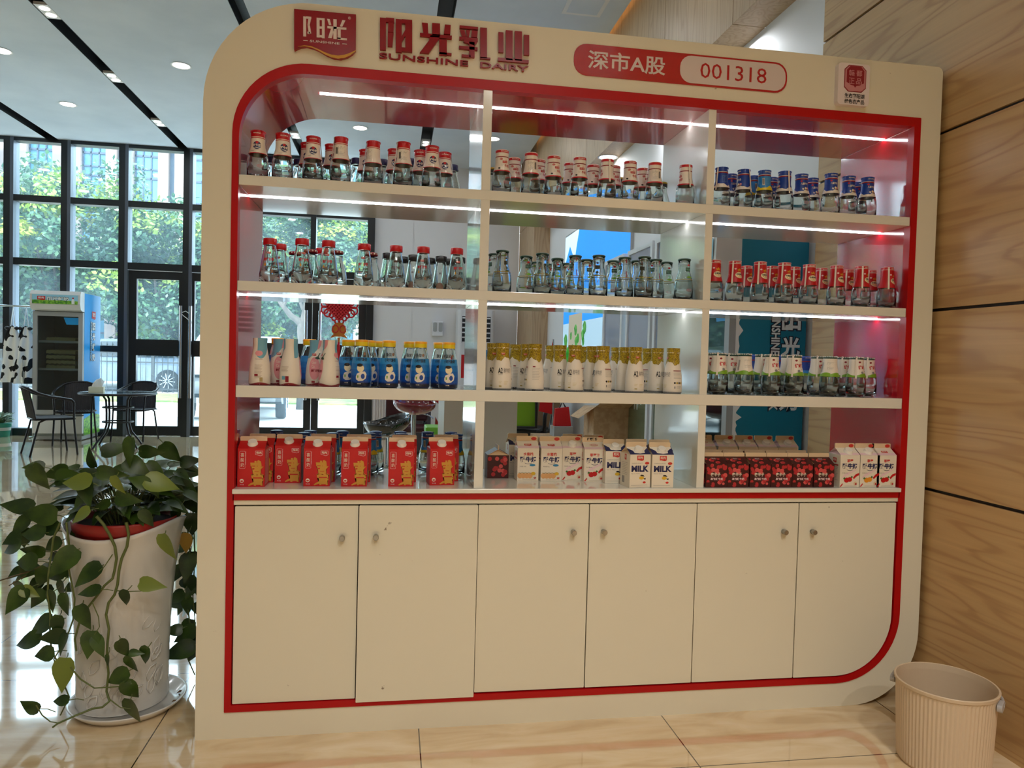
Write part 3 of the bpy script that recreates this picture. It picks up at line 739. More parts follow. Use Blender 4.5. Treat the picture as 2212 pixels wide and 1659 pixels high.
def b_peach():
    r = empty('yogurt_bottle'); MB().lathe(PEACH, F['wht'], 28).disc(.155, .0226, F['teal'], 28).disc(.001, .031, F['dred'], 28, up=False).build('bottle_body', r)
    mb = MB(); w = Wrap(PEACH, mb)
    w.band(.12, .1552, F['teal'], .0004, -1.4, .5, bot=lambda a: .112+.02*sin(a*1.6+.4)); w.band(.12, .1552, F['teal'], .0004, 1.9, 3.6, bot=lambda a: .108+.02*sin(a*2))
    w.shape([(.008, .155), (.019, .155), (.016, .138), (.008, .125), (.003, .124), (.005, .138)], F['pnk'], .0009)
    w.band(.0, .006, F['dred'], .0006, top=lambda a: .007+.003*sin(3*a+1))
    w.shape(ell(-.006, .058, .0185, .0385, 30), F['pnk'], .0008); w.shape([(-.006, .094), (.004, .1), (.011, .112), (.013, .111), (.007, .099), (.012, .090), (.002, .089)], F['dgrn'], .0012)
    w.logo(-.014, .101, .0135); w.txt('Gao', F['wht'], -.0155, .0745, .015, .0095, .0014, 0, .0).txt('Ca', F['wht'], -.0155, .0605, .010, .0095, .0014, 0, .0)
    w.txt('高钙浓醇', F['dred'], -.0165, .046, .026, .0095, .0015, 0, .03); w.rect(-.015, -.004, .009, .016, F['dred'], .0012)
    a = 2.1; w.lines(-.012, .012, .066, 11, .0042, F['brn'], a).barcode(.004, .014, .012, .026, a, F['oli']); w.rect(-.012, -.001, .030, .037, F['dred'], .0013, a); w.shape(ell(0, .105, .012, .009, 18), F['pnk'], .0009, a).lines(-.012, .012, .085, 1, .003, F['dred'], a)
    a = 3.9; w.lines(-.014, .012, .062, 5, .0042, F['brn'], a); w.rect(-.010, .002, .02, .032, F['teal'], .0011, a).rect(.003, .014, .012, .032, F['dred'], .0011, a)
    mb.build('shrink_sleeve', r); return r
def b_kid():
    r = vessel('yogurt_bottle', KID); cap(r, .1385, .159, .0226, F['yel'], dome=.001)
    MB().lathe([(.152, .0229), (.158, .0229), (.1595, .0215), (.1605, .001)], F['orn'], 24).build('cap_top', r)
    mb = MB(); w = Wrap(KID, mb); zs = [.003, .02, .04, .06, .08, .1005]
    for i, c in enumerate([(12, 62, 148), (14, 78, 166), (18, 98, 184), (28, 118, 196), (48, 140, 208)]): w.band(zs[i], zs[i+1], film('wrap blue %s' % 'abcde'[i], c), .0005, nz=1)
    w.txt('我的', F['blk'], -.0135, .1055, .0185, .013, .0012, 0, .025); w.txt('小时代酸奶', F['blk'], -.0185, .0875, .038, .012, .0012, 0, .02); w.shape(ell(.0105, .1125, .0042, .0055), F['brn'], .0012)
    # a plain white table shape with a green cup and a blue blot
    w.shape([(-.017, .036), (-.013, .046), (0, .052), (.012, .054), (.0185, .044), (.016, .030), (.006, .022), (-.008, .021), (-.0165, .027)], F['wht'], .0009)
    w.shape(ell(-.002, .064, .0115, .0125, 20), F['crm'], .0011); w.shape(ell(-.004, .0745, .0095, .0055, 16), F['blk'], .0013)
    w.shape(ell(.006, .037, .0065, .009, 9), F['blue'], .0013); w.shape([(-.0125, .040), (-.0075, .040), (-.0085, .031), (-.0115, .031)], F['grn'], .0013); w.txt('净含量', F['wht'], -.012, .0105, .012, .0035, .001)
    w.lines(-.01, .012, .05, 5, .006, F['teal'], 1.5); w.lines(-.01, .012, .05, 5, .006, F['teal'], pi); mb.build('printed_wrap', r); return r
def b_a2():
    r = empty('milk_bottle'); MB().lathe(SLEEVE[3:] if False else SLEEVE, F['wht'], 28).disc(.163, .0235, F['oli'], 28).disc(.0, .03, F['blk'], 28, up=False).build('bottle_body', r)
    mb = MB(); w = Wrap(SLEEVE, mb); w.band(.1, .1631, M_oli, .0005, bot=lambda a: .108+.007*sin(3*a)+.003*sin(8*a), nz=8)
    w.band(0, .006, F['gry'], .0004)
    w.logo(-.0062, .1225, .0125); w.txt('A2', F['blk'], -.0165, .058, .0155, .0195, .0012, 0, .02); w.txt('鲜牛奶', F['gry'], .0025, .0595, .024, .0175, .0012, 0, .0)
    w.lines(-.016, -.001, .053, 1, .003, F['gry']).rect(-.013, -.004, .0125, .0155, F['oli']).lines(-.014, -.003, .030, 2, .005, F['olv2']).lines(.004, .019, .030, 3, .0045, F['olv2'])
    a = 1.75; w.rect(-.016, .014, .0805, .083, F['dred'], .001, a).lines(-.016, .016, .077, 6, .0045, F['gry'], a)
    for i in range(4): w.shape(ell(-.0125+.0085*i, .038, .0036, .0036, 12), (F['blk'], F['oli'])[i % 2], .0011, a)
    w.lines(-.006, .014, .026, 3, .004, F['gry'], a).rect(-.014, -.010, .018, .026, F['gry'], .001, a)
    a = 3.3; w.rect(-.012, -.003, .082, .086, F['dred'], .001, a).lines(-.014, .014, .078, 8, .0055, F['gry'], a).rect(-.012, -.002, .0, .005, F['blk'], .001, a)
    mb.build('shrink_sleeve', r); return r
def b_power():
    r = vessel('milk_bottle', SQUAT); cap(r, .1385, .150, .0246, F['dgrn'], rid=(.147, .1515), m2=F['wht'])
    mb = MB(); w = Wrap([(.06, .0352), (.072, .0342), (.095, .0290), (.115, .0250), (.125, .0246), (.15, .0248)], mb)
    w.band(.0745, .1415, F['wht'], .0006); w.band(.0745, .084, F['grn'], .0010, top=lambda a: .0855+.0045*sin(2.5*a+1.2)); w.band(.0735, .0748, F['blk'], .0012)
    w.shape(ell(-.012, .131, .0045, .0036), F['dred'], .0011).lines(.002, .014, .1265, 1, .002, F['dred']); w.txt('维动特', F['red'], -.0175, .1035, .036, .0165, .0013, 0, .04)
    w.shape(ell(-.005, .092, .0055, .005), F['gry'], .0012).lines(.004, .011, .096, 1, .003, F['gry'], 0, .0012, .0018); seal(w, -.95); w.barcode(-.004, .004, .09, .128, 1.9, F['gry'])
    w.lines(-.012, .012, .128, 8, .004, F['gry'], pi); mb.build('paper_collar', r); facemark(r, .04, .2); return r
def b_bluecollar():
    r = vessel('milk_bottle', SQUAT); cap(r, .1385, .150, .0246, F['dblu'])
    mb = MB(); w = Wrap([(.06, .0352), (.072, .0342), (.095, .0290), (.115, .0250), (.125, .0246), (.15, .0248)], mb)
    w.band(.095, .1415, F['dblu'], .0006); w.band(.084, .095, F['sky'], .0006); w.band(.0745, .084, F['grn'], .0006, top=lambda a: .0845+.002*sin(9*a)); w.band(.128, .132, F['dred'], .0009)
    w.lines(-.01, .01, .121, 2, .006, F['pnk2'], .4); w.txt('阳光鲜奶', F['wht'], -.012, .1425, .024, .004, .0009); mb.build('paper_collar', r); return r
M_oli = speckle(mat('olive gold film', (164, 138, 24), 0.35), (116, 92, 14), (186, 160, 36), 340, 0.42, 0.58, (1, 1, 1), 2)

# ---- gable-top cartons; front is -y
def gable(name, w, d, hb, hs, hf, m_body, m_side, m_roof, m_fin, m_gab, deco, capm=None, capz=.45, capx=.0):
    r = empty(name); x, y = w/2, d/2; ix = w/2-.012
    b = MB(); vs = [(-x, -y, 0), (x, -y, 0), (x, y, 0), (-x, y, 0), (-x, -y, hb), (x, -y, hb), (x, y, hb), (-x, y, hb)]
    b.add(vs, [(0, 1, 5, 4)], m_body); b.add(vs, [(1, 2, 6, 5), (3, 0, 4, 7)], m_side); b.add(vs, [(2, 3, 7, 6)], m_body); b.add(vs, [(0, 3, 2, 1)], m_side)
    zt = hb+hs; rv = [(-x, -y, hb), (x, -y, hb), (x, y, hb), (-x, y, hb), (-x, -.001, zt), (x, -.001, zt), (x, .001, zt), (-x, .001, zt), (-ix+.004, 0, zt-.006), (ix-.004, 0, zt-.006)]
    b.add(rv, [(0, 1, 5, 4), (2, 3, 7, 6)], m_roof); b.add(rv, [(1, 2, 9), (1, 9, 5), (2, 6, 9), (3, 0, 8), (0, 4, 8), (3, 8, 7)], m_gab)
    Pf = lambda e: (lambda a, z: Vector((a, -y-e, z)))
    L = sqrt(y*y+hs*hs)
    def Pr(e): return lambda a, t: Vector((a, -y+t*y/L-e*hs/L, hb+t*hs/L+e*y/L))   # on the sloping front panel
    Psd = lambda e, sgn: (lambda a, z: Vector((sgn*(x+e), a*sgn, z)))
    deco(b, Pf, Pr, Psd, w, hb, L)
    b.build('carton_body', r, fix=False)
    f = MB(); q = rrect(-x, x, zt-.004, zt+hf, .004, 3); f.prism([(a, -.002, z) for a, z in q], (0, .004, 0), m_fin)
    if hasattr(deco, 'fin'): deco.fin(f, lambda a, z: Vector((a, -.0026, z)), zt, hf, w)
    f.build('top_fin', r)
    if capm:
        c = MB(); p = Pr(0)(capx, L*capz); nrm = Vector((0, -hs, y)).normalized()
        M = Matrix.Translation(p) @ Vector((0, 0, 1)).rotation_difference(nrm).to_matrix().to_4x4()
        c.lathe([(0, .0165), (.002, .0168), (.0025, .0148), (.011, .0145), (.0125, .0135)], capm, 22, M=M); c.disc(.0125, .0135, capm, 22, M=M)
        c.build('screw_cap', r)
    return r
def quad(b, P, x0, x1, z0, z1, m): b.poly([P(x0, z0), P(x1, z0), P(x1, z1), P(x0, z1)], m)
def shp(b, P, pts, m): b.poly([P(*p) for p in pts], m)
K = dict(red=mat('carton red', (196, 16, 22), 0.4), dred=mat('carton dark red', (150, 18, 26), 0.4), gold=mat('carton gold', (206, 148, 52), 0.35), wht=mat('carton white', (232, 222, 204), 0.4), pnk=mat('carton pink', (234, 204, 208), 0.4),
         navy=mat('carton navy', (24, 30, 84), 0.4), red2=mat('carton tomato red', (202, 52, 44), 0.4), brn=mat('carton plum', (66, 16, 20), 0.4), cap=mat('white plastic', (238, 232, 222), 0.35), grn=mat('carton leaf green', (72, 110, 50), 0.4),
         pch=mat('carton peach', (226, 168, 110), 0.4), blu=mat('carton blue', (48, 132, 176), 0.4), ber=mat('carton berry', (182, 40, 48), 0.4), ber2=mat('carton berry light', (214, 84, 84), 0.4), gry=mat('carton grey', (146, 140, 134), 0.4), yel=mat('carton yellow', (222, 178, 44), 0.4),
         orn=mat('carton orange', (232, 150, 40), 0.4), lil=mat('carton lilac', (168, 160, 196), 0.4), sidep=mat('carton side red print', (186, 60, 66), 0.4), tan=mat('carton tan', (222, 196, 160), 0.4), blk=M_ink)
def ln_(b, P, x0, x1, z, m, t=.0008): quad(b, P, x0, x1, z, z+t, m)
def d_xi(b, Pf, Pr, Ps, w, hb, L):
    P, Q = Pf(.0003), Pf(.0006); x = w/2
    fr_ = rrect(-x+.006, -x+.024, .060, .118, .003, 3); fi = rrect(-x+.0066, -x+.0234, .0606, .1174, .0025, 3); nn = len(fr_)
    b.add([P(*p) for p in fr_+fi], [(i, (i+1) % nn, nn+(i+1) % nn, nn+i) for i in range(nn)], K['pnk'])
    for i, c in enumerate('喜酸奶'): text(b, c, K['wht'], P, -x+.0095, .099-.0165*i, .011, .013, 0.0)
    for i in range(11): quad(b, P, -x+.0252, -x+.0262, .074+.004*i, .0765+.004*i, K['pnk'])
    pl_ = [(x-.030, .119), (x-.030, .107), (x-.024, .106), (x-.014, .103), (x-.007, .106), (x-.007, .119)]
    for i in range(6):
        (a, c), (e_, g) = pl_[i], pl_[(i+1) % 6]; d = Vector((e_-a, g-c)); nn_ = Vector((-d.y, d.x)).normalized()*.0005
        shp(b, P, [(a+nn_.x, c+nn_.y), (e_+nn_.x, g+nn_.y), (e_-nn_.x, g-nn_.y), (a-nn_.x, c-nn_.y)], K['pnk'])
    text(b, '阳光', K['wht'], P, x-.027, .109, .017, .008, 0.03)
    # big brushed gold character
    text(b, '喜', K['gold'], lambda a, z: P(min(a, x-.001), z), x-.040, .004, .046, .082, 0.05, False, -.12)
    shp(b, Q, [(x-.052, .006), (x-.044, .012), (x-.016, .025), (x-.004, .026), (x-.004, .020), (x-.018, .018), (x-.036, .008), (x-.050, .003)], K['gold'])
    shp(b, Q, [(x-.024, .086), (x-.020, .089), (x-.012, .084), (x-.013, .066), (x-.004, .068), (x-.012, .058), (x-.034, .056), (x-.032, .062), (x-.022, .064)], K['gold'])
    shp(b, P, ell(-x+.014, .020, .0065, .0065, 16), K['wht']); shp(b, Q, ell(-x+.014, .019, .0045, .0028, 10), K['red2']); text(b, '净含量', K['pnk'], P, -x+.008, .0055, .013, .004)
    S_ = Ps(.0003, 1); quad(b, S_, -.034, .034, .006, .122, K['pnk2'] if 'pnk2' in K else K['sidep'])
    for i in range(5): ln_(b, Ps(.0006, 1), -.03, .03-.004*(i % 3), .115-.005*i, K['wht'], .0012)
def d_yog(fl, fruit):
    def deco(b, Pf, Pr, Ps, w, hb, L):
        P, Q, T = Pf(.0003), Pf(.0006), Pf(.0009); x = w/2
        text(b, fl, K['red2'], P, 0, .0925, None, .0125, 0.03, True)
        text(b, '酸牛奶', K['navy'], Q, -x+.0085, .068, w-.017, .0215, 0.05)
        arc = [(.014*sin(a), .068-.0065*cos(a)) for a in [(-1.2+2.4*k/8) for k in range(9)]]+[(.014*sin(a), .0695-.0065*cos(a)) for a in [(1.2-2.4*k/8) for k in range(9)]]
        shp(b, Q, arc, K['navy']); text(b, '净含量 450g', K['gry'], P, -x+.008, .0505, .024, .005)
        if fruit == 'peach':
            shp(b, P, ell(.016, .058, .011, .0045, 14), K['blu'])
            for i in range(4): shp(b, Pf(.0003+.0001*i), ell(-x+.010+.0125*i, .0195, .0095, .0105, 14), K['pch']); shp(b, Q, [(-x+.004+.0125*i, .032), (-x+.012+.0125*i, .027), (-x+.020+.0125*i, .033), (-x+.012+.0125*i, .029)], K['grn'])
            shp(b, T, ell(.020, .027, .0085, .006, 12), K['yel']); shp(b, T, ell(.024, .015, .007, .004, 12), K['wht']); shp(b, T, ell(.026, .012, .005, .004, 10), K['red2'])
        else:
            c = K['red'] if fruit == 'red' else K['orn']
            shp(b, P, [(-x+.008, .034), (-x+.03, .044), (x-.012, .064), (x-.018, .067), (-x+.02, .050)], K['pnk'])
            shp(b, Q, [(x-.026, .036), (x-.016, .048), (x-.001, .054), (x-.001, .045), (x-.012, .040), (x-.022, .030)], K['red'])
            shp(b, Q, ell(-.012, .0265, .0105, .0095, 14), c); shp(b, T, ell(.0005, .029, .010, .009, 14), c)
            for a, z in ((-.022, .032), (.008, .037)): shp(b, Pf(.0011), [(a-.005, z), (a, z+.006), (a+.006, z+.001), (a, z-.003)], K['grn'])
            shp(b, P, [(-x, .002), (-x+.011, .015), (-x+.013, .011), (-x+.006, .002)], K['red']); shp(b, Q, ell(.024, .014, .008, .008, 7), K['tan']); shp(b, T, ell(.026, .012, .004, .004, 7), K['ber'])
        ln_(b, P, -.02, .03, .004, K['gry']); A = Pr(.0004)
        quad(b, A, -x, x, 0, L*.30, K['pnk']) if fruit != 'none' else None
        logo(b, Pr(.0007), Pr(.001), -.013, L*.30, .026, .012, K['red2'], K['wht']) if deco.flag else None
        if deco.oval: shp(b, Pr(.0008), ell(0, L*.55, .016, .0065, 18), K['red']); shp(b, Pr(.001), ell(0, L*.55, .0145, .005, 18), K['wht']); text(b, '阳光', K['red'], Pr(.0012), -.010, L*.55-.003, .02, .006)
        S_ = Ps(.0003, -1); logo(b, S_, Ps(.0006, -1), -.008, .088, .022, .019, K['red2'], K['wht']); quad(b, S_, -.026, .026, .078, .083, K['sidep'])
        for i in range(9): ln_(b, S_, -.026, .024-.004*(i % 4), .072-.006*i, K['gry'])
    def fin(f, P, zt, hf, w):
        if deco.word: text(f, '红枣酸奶', K['blk'], P, -.022, zt+.004, .04, .012, 0.04)
        else: shp(f, P, ell(w/2-.014, zt+hf*.45, .0105, .0065, 12), K['red2'])
    deco.fin = fin; deco.flag = deco.oval = deco.word = False
    return deco
def d_milk(b, Pf, Pr, Ps, w, hb, L):
    P, Q = Pf(.0003), Pf(.0006); x = w/2; A = Pr(.0004)
    shp(b, A, [(-x, 0), (x, 0), (x, L*.82), (x*.55, L*.45), (.02, L*.18), (0, L*.10), (-.02, L*.18), (-x*.55, L*.45), (-x, L*.82)], K['navy'])
    logo(b, P, Q, -.013, .095, .026, .019, K['red2'], K['wht']); text(b, 'SUPERIOR QUALITY', K['gry'], P, -x+.007, .0835, .042, .005)
    shp(b, P, ell(.026, .0865, .0085, .005, 14), K['red2']); text(b, 'MILK', K['navy'], P, -x+.006, .056, w-.013, .0225, 0.045)
    text(b, 'Net wt. 450ml', K['gry'], P, -x+.006, .048, .032, .004)
    shp(b, P, ell(.006, .034, .0095, .006, 14), K['yel']); shp(b, P, ell(.017, .018, .006, .004, 10), K['red2']); shp(b, P, [(.0, .041), (.004, .046), (.012, .045), (.018, .039), (.010, .040)], K['blk']); shp(b, P, ell(.014, .026, .006, .005, 8), K['cap'])
    shp(b, P, [(.014, .032), (.022, .034), (.022, .028), (.017, .028)], K['blk']); ln_(b, P, -x+.006, x-.012, .008, K['gry'])
    S_ = Ps(.0003, -1); logo(b, S_, Ps(.0006, -1), -.006, .094, .016, .022, K['red2'], K['wht'])
    for i in range(8): ln_(b, S_, -.025, .022-.005*(i % 3), .085-.006*i, K['gry'])
    quad(b, S_, -.024, -.004, .012, .036, K['gry'])
def d_berry(b, Pf, Pr, Ps, w, hb, L):
    rnd = random.Random(3); x = w/2
    for j in range(34):
        a, z, q = rnd.uniform(-x+.006, x-.006), rnd.uniform(.006, hb-.005), rnd.uniform(.0045, .0085)
        if abs(a) < .022 and .022 < z < .05: continue
        zz = min(max(z, q*1.0), hb-q); aa = min(max(a, -x+q), x-q); shp(b, Pf(.0002+.00002*j), ell(aa, zz, q, q, 12), K['ber'] if j % 3 else K['ber2'])
    for j in range(14):
        q = rnd.uniform(.005, .008); a, t = rnd.uniform(-x+q, x-q), rnd.uniform(q, L-q-.002); shp(b, Pr(.0002+.00002*j), ell(a, t, q, q, 12), K['ber'] if j % 3 else K['ber2'])
    text(b, '夜半子', K['wht'], Pf(.0012), -.024, .040, .038, .014, 0.02); text(b, '果粒酸牛奶', K['pnk'], Pf(.0012), -.024, .026, .048, .009, 0.03)
    quad(b, Pf(.001), -x+.004, -x+.022, .008, .018, K['brn']); quad(b, Pr(.001), -.012, .008, L*.5, L*.8, K['brn']); text(b, '阳光', K['pnk'], Pr(.0013), -.010, L*.55, .016, L*.2)
    for sg in (1, -1):
        for j in range(16): shp(b, Ps(.0002+.00003*j, sg), ell(rnd.uniform(-x+.009, x-.009), rnd.uniform(.01, hb-.01), .008, .008, 10), K['ber'] if j % 3 else K['ber2'])
    quad(b, Ps(.001, 1), -.028, .024, .008, .016, K['wht'])
def c_xi(): K.setdefault('pnk2', mat('carton side pink', (206, 130, 138), 0.4)); return gable('yogurt_carton', .086, .084, .127, .022, .014, K['red'], K['red'], K['red'], K['tan'], K['dred'], d_xi, K['cap'], .55)
def mk_yog(fl, fruit, capm=None, flag=False, oval=False, word=False):
    d = d_yog(fl, fruit); d.flag, d.oval, d.word = flag, oval, word
    return lambda: gable('yogurt_carton', .079, .077, .120, .024, .017, K['wht'], K['wht'], K['wht'], K['tan'], K['pnk'], d, capm, .42)
def c_milk(): return gable('milk_carton', .080, .080, .118, .024, .016, K['wht'], K['wht'], K['wht'], K['tan'], K['tan'], d_milk, K['cap'], .50)
def c_berry(): return gable('yogurt_carton', .082, .080, .086, .022, .014, K['brn'], K['brn'], K['brn'], K['tan'], K['tan'], d_berry)

BUILD = dict(oval=b_oval, navy=b_navy, ring=b_ring, olid=b_olid, kidblue=lambda: b_blue(True), yelblue=lambda: b_blue(False), redflat=b_redflat, lattice=b_lattice, blackcap=b_blackcap, green=b_green,
             crown=b_crown, peach=b_peach, kid=b_kid, a2=b_a2, power=b_power, bluecollar=b_bluecollar, xi=c_xi, milk=c_milk, berry=c_berry,
             ypeach=mk_yog('水蜜桃', 'peach', None, flag=True), ystraw=mk_yog('草莓', 'red', K['cap']), yjuice=mk_yog('草莓汁', 'red', None, oval=True, word=True), yorange=mk_yog('草莓', 'orange', K['cap']), ystrawf=mk_yog('草莓', 'red', None, flag=True), ypeachc=mk_yog('水蜜桃', 'peach', K['cap']))
DESC = dict(oval='white-collared red-capped glass bottle with blue oval', navy='short glass bottle with navy lid', ring='white-collared glass bottle with red rings', olid='glass bottle with olive and black lid', kidblue='blue-collared glass bottle with white lower edge',
            yelblue='blue-collared glass bottle with yellow wave', redflat='clear printed bottle with flat red cap', lattice='glass bottle with white-spotted red lid', blackcap='clear conical bottle with black cap', green='clear glass bottle with dark green lid',
            crown='red-collared glass bottle with gold crown', peach='white and pink sleeved yogurt bottle', kid='blue yogurt bottle with yellow cap', a2='white bottle with olive-gold top', power='squat glass bottle with white and green collar', bluecollar='squat glass bottle with blue collar',
            xi='red gable-top carton with gold character', milk='navy and cream milk carton', berry='dark berry-print gable carton', ypeach='cream peach yogurt carton without cap', ystraw='cream strawberry yogurt carton with cap', yjuice='cream strawberry-juice yogurt carton', yorange='cream yogurt carton with orange fruit', ystrawf='capless cream strawberry yogurt carton', ypeachc='cream peach yogurt carton with screw cap')
CAT = lambda k: 'carton' if k in ('xi', 'milk', 'berry', 'ypeach', 'ystraw', 'yjuice', 'yorange', 'ystrawf', 'ypeachc') else 'bottle'
PROTO = {}
def place(kind, x, y, z, rot):
    if kind not in PROTO:
        r = BUILD[kind](); PROTO[kind] = r; index_kids(r)
    else: r = copy_tree(PROTO[kind])
    r.location = (x, y, z+.0004); r.rotation_euler = (0, 0, rot); return r
ORD = ['first', 'second', 'third', 'fourth', 'fifth', 'sixth', 'seventh', 'eighth', 'ninth', 'tenth', 'eleventh', 'twelfth', 'thirteenth', 'fourteenth']
RN = {'f': 'in front', 'm': 'behind these', 'b': 'at back'}
def shelf(items, z, bay, lev):
    """items: (kind, x, y, row, rot); labels count each kind within its row"""
    from collections import defaultdict
    g = defaultdict(list)
    bx0, bx1 = {'left': bays[0], 'middle': bays[1], 'right': bays[2]}[bay]
    for it in items:
        hw = .046 if CAT(it[0]) == 'carton' else .0375
        it[1] = min(max(it[1], bx0+hw), bx1-hw); g[(it[0], it[3])].append(it)
    for (k, row), L in g.items():
        L.sort(key=lambda t: t[1])
        for i, (kk, x, y, rw, rot) in enumerate(L):
            r = place(kk, x, y, z, rot)
            pos = 'only one' if len(L) == 1 else ORD[i]+' from left'
            rowp = {'f': 'front row', 'm': 'second row', 'b': 'back row'}[row]
            tag(r, '%s, %s, %s, %s' % (DESC[kk], pos, rowp, {'top': 'top-shelf', 'second': 'second-shelf', 'third': 'third-shelf', 'bottom': 'bottom-shelf'}[lev]+' '+bay+' bay'), CAT(kk), '%s bay, %s shelf: %ss' % (bay, lev, CAT(kk)))
rr = random.Random(5)
def jit(a=.18): return rr.uniform(-a, a)
def fromtop(lst, zs, h, r, ymax=.40, ymin=.045, bias=0.0):
    """(kind, u, v of the upper edge of the cap, row, turn) -> standing place on the shelf"""
    out = []
    for kind, u, v, row, rot in lst:
        hh = h.get(kind, h['*']) if isinstance(h, dict) else h
        p = at(u, v, z=zs+hh); y = min(max(p.y+r, ymin), ymax)
        d = at(u, v+4, y=y); out.append([kind, d.x, y, row, rot+jit()])
    return spread(out)
def spread(out, gap=.0725):
    # keep neighbours from touching: push apart in depth first
    for _ in range(60):
        moved = False
        for i in range(len(out)):
            for j in range(i):
                dx, dy = out[i][1]-out[j][1], out[i][2]-out[j][2]; d = sqrt(dx*dx+dy*dy)
                if d < gap:
                    moved = True; s = (gap-d)/2+.0005
                    if abs(dx) < .055:
                        a = i if dy >= 0 else j; c = j if a == i else i
                        out[a][2] = min(out[a][2]+s*1.6, .405); out[c][2] = max(out[c][2]-s*.6, .04)
                    t = s*.25*(1 if dx >= 0 else -1); out[i][1] += t; out[j][1] -= t
        if not moved: break
    return out
HT = {'*': .155, 'navy': .140, 'olid': .137, 'lattice': .138, 'green': .153}
z1, z2, z3, z4 = ZS[0][1], ZS[1][1], ZS[2][1], .8257
B_ = pi
shelf(fromtop([('oval', 557.7, 280, 'f', 0), ('oval', 611.4, 285.6, 'f', .25), ('oval', 677, 292.4, 'f', 0), ('oval', 737, 294, 'f', B_), ('oval', 807, 302.8, 'f', 2.4), ('oval', 872, 304.6, 'f', B_), ('oval', 933.5, 313, 'f', .3),
               ('oval', 665, 306, 'm', 0), ('oval', 717, 309.6, 'm', 0), ('oval', 790, 321.5, 'm', 0), ('oval', 852, 320, 'm', 0), ('oval', 909, 322, 'm', 0), ('oval', 961, 327, 'm', 0),
               ('navy', 589, 338, 'b', 0), ('navy', 647, 342.5, 'b', 0), ('navy', 702.5, 345, 'b', 0), ('navy', 772, 339, 'b', 0), ('navy', 826, 342.5, 'b', 0), ('navy', 889, 341, 'b', 0), ('navy', 977, 354, 'b', 0)], z1, HT, .022), z1, 'left', 'top')
shelf(fromtop([('ring', 1085, 322, 'f', .15), ('ring', 1148, 328, 'f', B_), ('ring', 1196.5, 334.7, 'f', .2), ('ring', 1252.7, 337.6, 'f', .2), ('ring', 1312, 341.5, 'f', -1.7), ('ring', 1361.6, 346, 'f', .2), ('ring', 1415, 348.7, 'f', B_), ('ring', 1482, 353.5, 'f', -1.7),
               ('ring', 1111, 339, 'm', .15), ('ring', 1165, 343, 'm', .5), ('ring', 1232, 350, 'm', .1), ('ring', 1281.6, 354, 'm', .2), ('ring', 1327, 356, 'm', .2), ('ring', 1389, 361, 'm', .2),
               ('olid', 1064, 361, 'b', 0), ('olid', 1171, 373, 'b', 0), ('olid', 1218, 383, 'b', 0), ('olid', 1338, 382, 'b', 0), ('olid', 1430, 392, 'b', 0)], z1, HT, .022), z1, 'middle', 'top')
shelf(fromtop([('kidblue', 1559.5, 359.5, 'f', B_), ('kidblue', 1606, 364.6, 'f', -1.6), ('yelblue', 1652, 366, 'f', .2), ('kidblue', 1695.5, 368, 'f', -1.8), ('kidblue', 1732, 374, 'f', .1), ('kidblue', 1796, 372.7, 'f', .1), ('kidblue', 1834, 378.5, 'f', .1), ('kidblue', 1874, 382, 'f', .1),
               ('kidblue', 1581.5, 373, 'm', .2), ('yelblue', 1628, 378, 'm', .9), ('kidblue', 1667, 381.5, 'm', .1), ('kidblue', 1754.5, 383, 'm', .1), ('kidblue', 1858, 390, 'm', .1)], z1, HT, .022), z1, 'right', 'top')
shelf(fromtop([('redflat', 583.6, 513.5, 'f', -.1), ('redflat', 653, 514, 'f', .35), ('redflat', 710, 518.5, 'f', 0), ('redflat', 787, 525.6, 'f', -.1), ('redflat', 856, 529.4, 'f', B_), ('redflat', 914.7, 532, 'f', 0), ('redflat', 987, 535, 'f', 0),
               ('redflat', 609, 527, 'm', .1), ('redflat', 693.7, 533.7, 'm', 0), ('lattice', 632, 540, 'b', 0), ('lattice', 674, 539, 'b', 0), ('lattice', 728.6, 541, 'b', 0), ('lattice', 803, 545, 'b', 0),
               ('blackcap', 839, 545, 'm', 0), ('blackcap', 894, 549, 'm', 0), ('blackcap', 953, 552, 'm', 0), ('blackcap', 873, 554, 'b', 0), ('blackcap', 929, 558, 'b', 0), ('blackcap', 970, 559, 'b', 0), ('blackcap', 1004, 555, 'b', 0)], z2, HT, .022), z2, 'left', 'second')
shelf(fromtop([('green', 1085.6, 539.7, 'f', 2), ('green', 1172, 545.7, 'f', 1), ('green', 1243, 550.5, 'f', -1.2), ('green', 1294, 550, 'f', B_), ('green', 1350, 554.6, 'f', -1.3), ('green', 1392.5, 553, 'f', B_), ('green', 1417, 559, 'm', -.9), ('green', 1478.6, 558, 'f', .3),
               ('green', 1069, 547, 'm', -1.2), ('green', 1137, 552, 'm', .1), ('green', 1204, 557, 'm', .1), ('green', 1268, 559.5, 'm', .1), ('green', 1325, 562, 'm', .1), ('green', 1376, 562, 'b', .5), ('green', 1440, 565, 'b', .1),
               ('green', 1157, 565, 'b', 0), ('green', 1191, 569, 'b', 0), ('green', 1224, 568, 'b', 0)], z2, HT, .022), z2, 'middle', 'second')
shelf(fromtop([('crown', 1544, 561, 'f', .05), ('crown', 1588, 563, 'f', .3), ('crown', 1642.5, 564.6, 'f', .35), ('crown', 1695, 566.6, 'f', .3), ('crown', 1748.6, 570.4, 'f', .15), ('crown', 1808, 572.7, 'f', .35), ('crown', 1862, 574, 'f', .4), ('crown', 1917, 576.5, 'f', .35),
               ('crown', 1612.7, 573.5, 'm', .4), ('crown', 1669, 574, 'm', .3), ('crown', 1716, 576, 'm', .2), ('crown', 1774.7, 578.5, 'm', .2), ('crown', 1831, 581.6, 'm', .25), ('crown', 1880, 583.6, 'm', .2)], z2, HT, .022), z2, 'right', 'second')
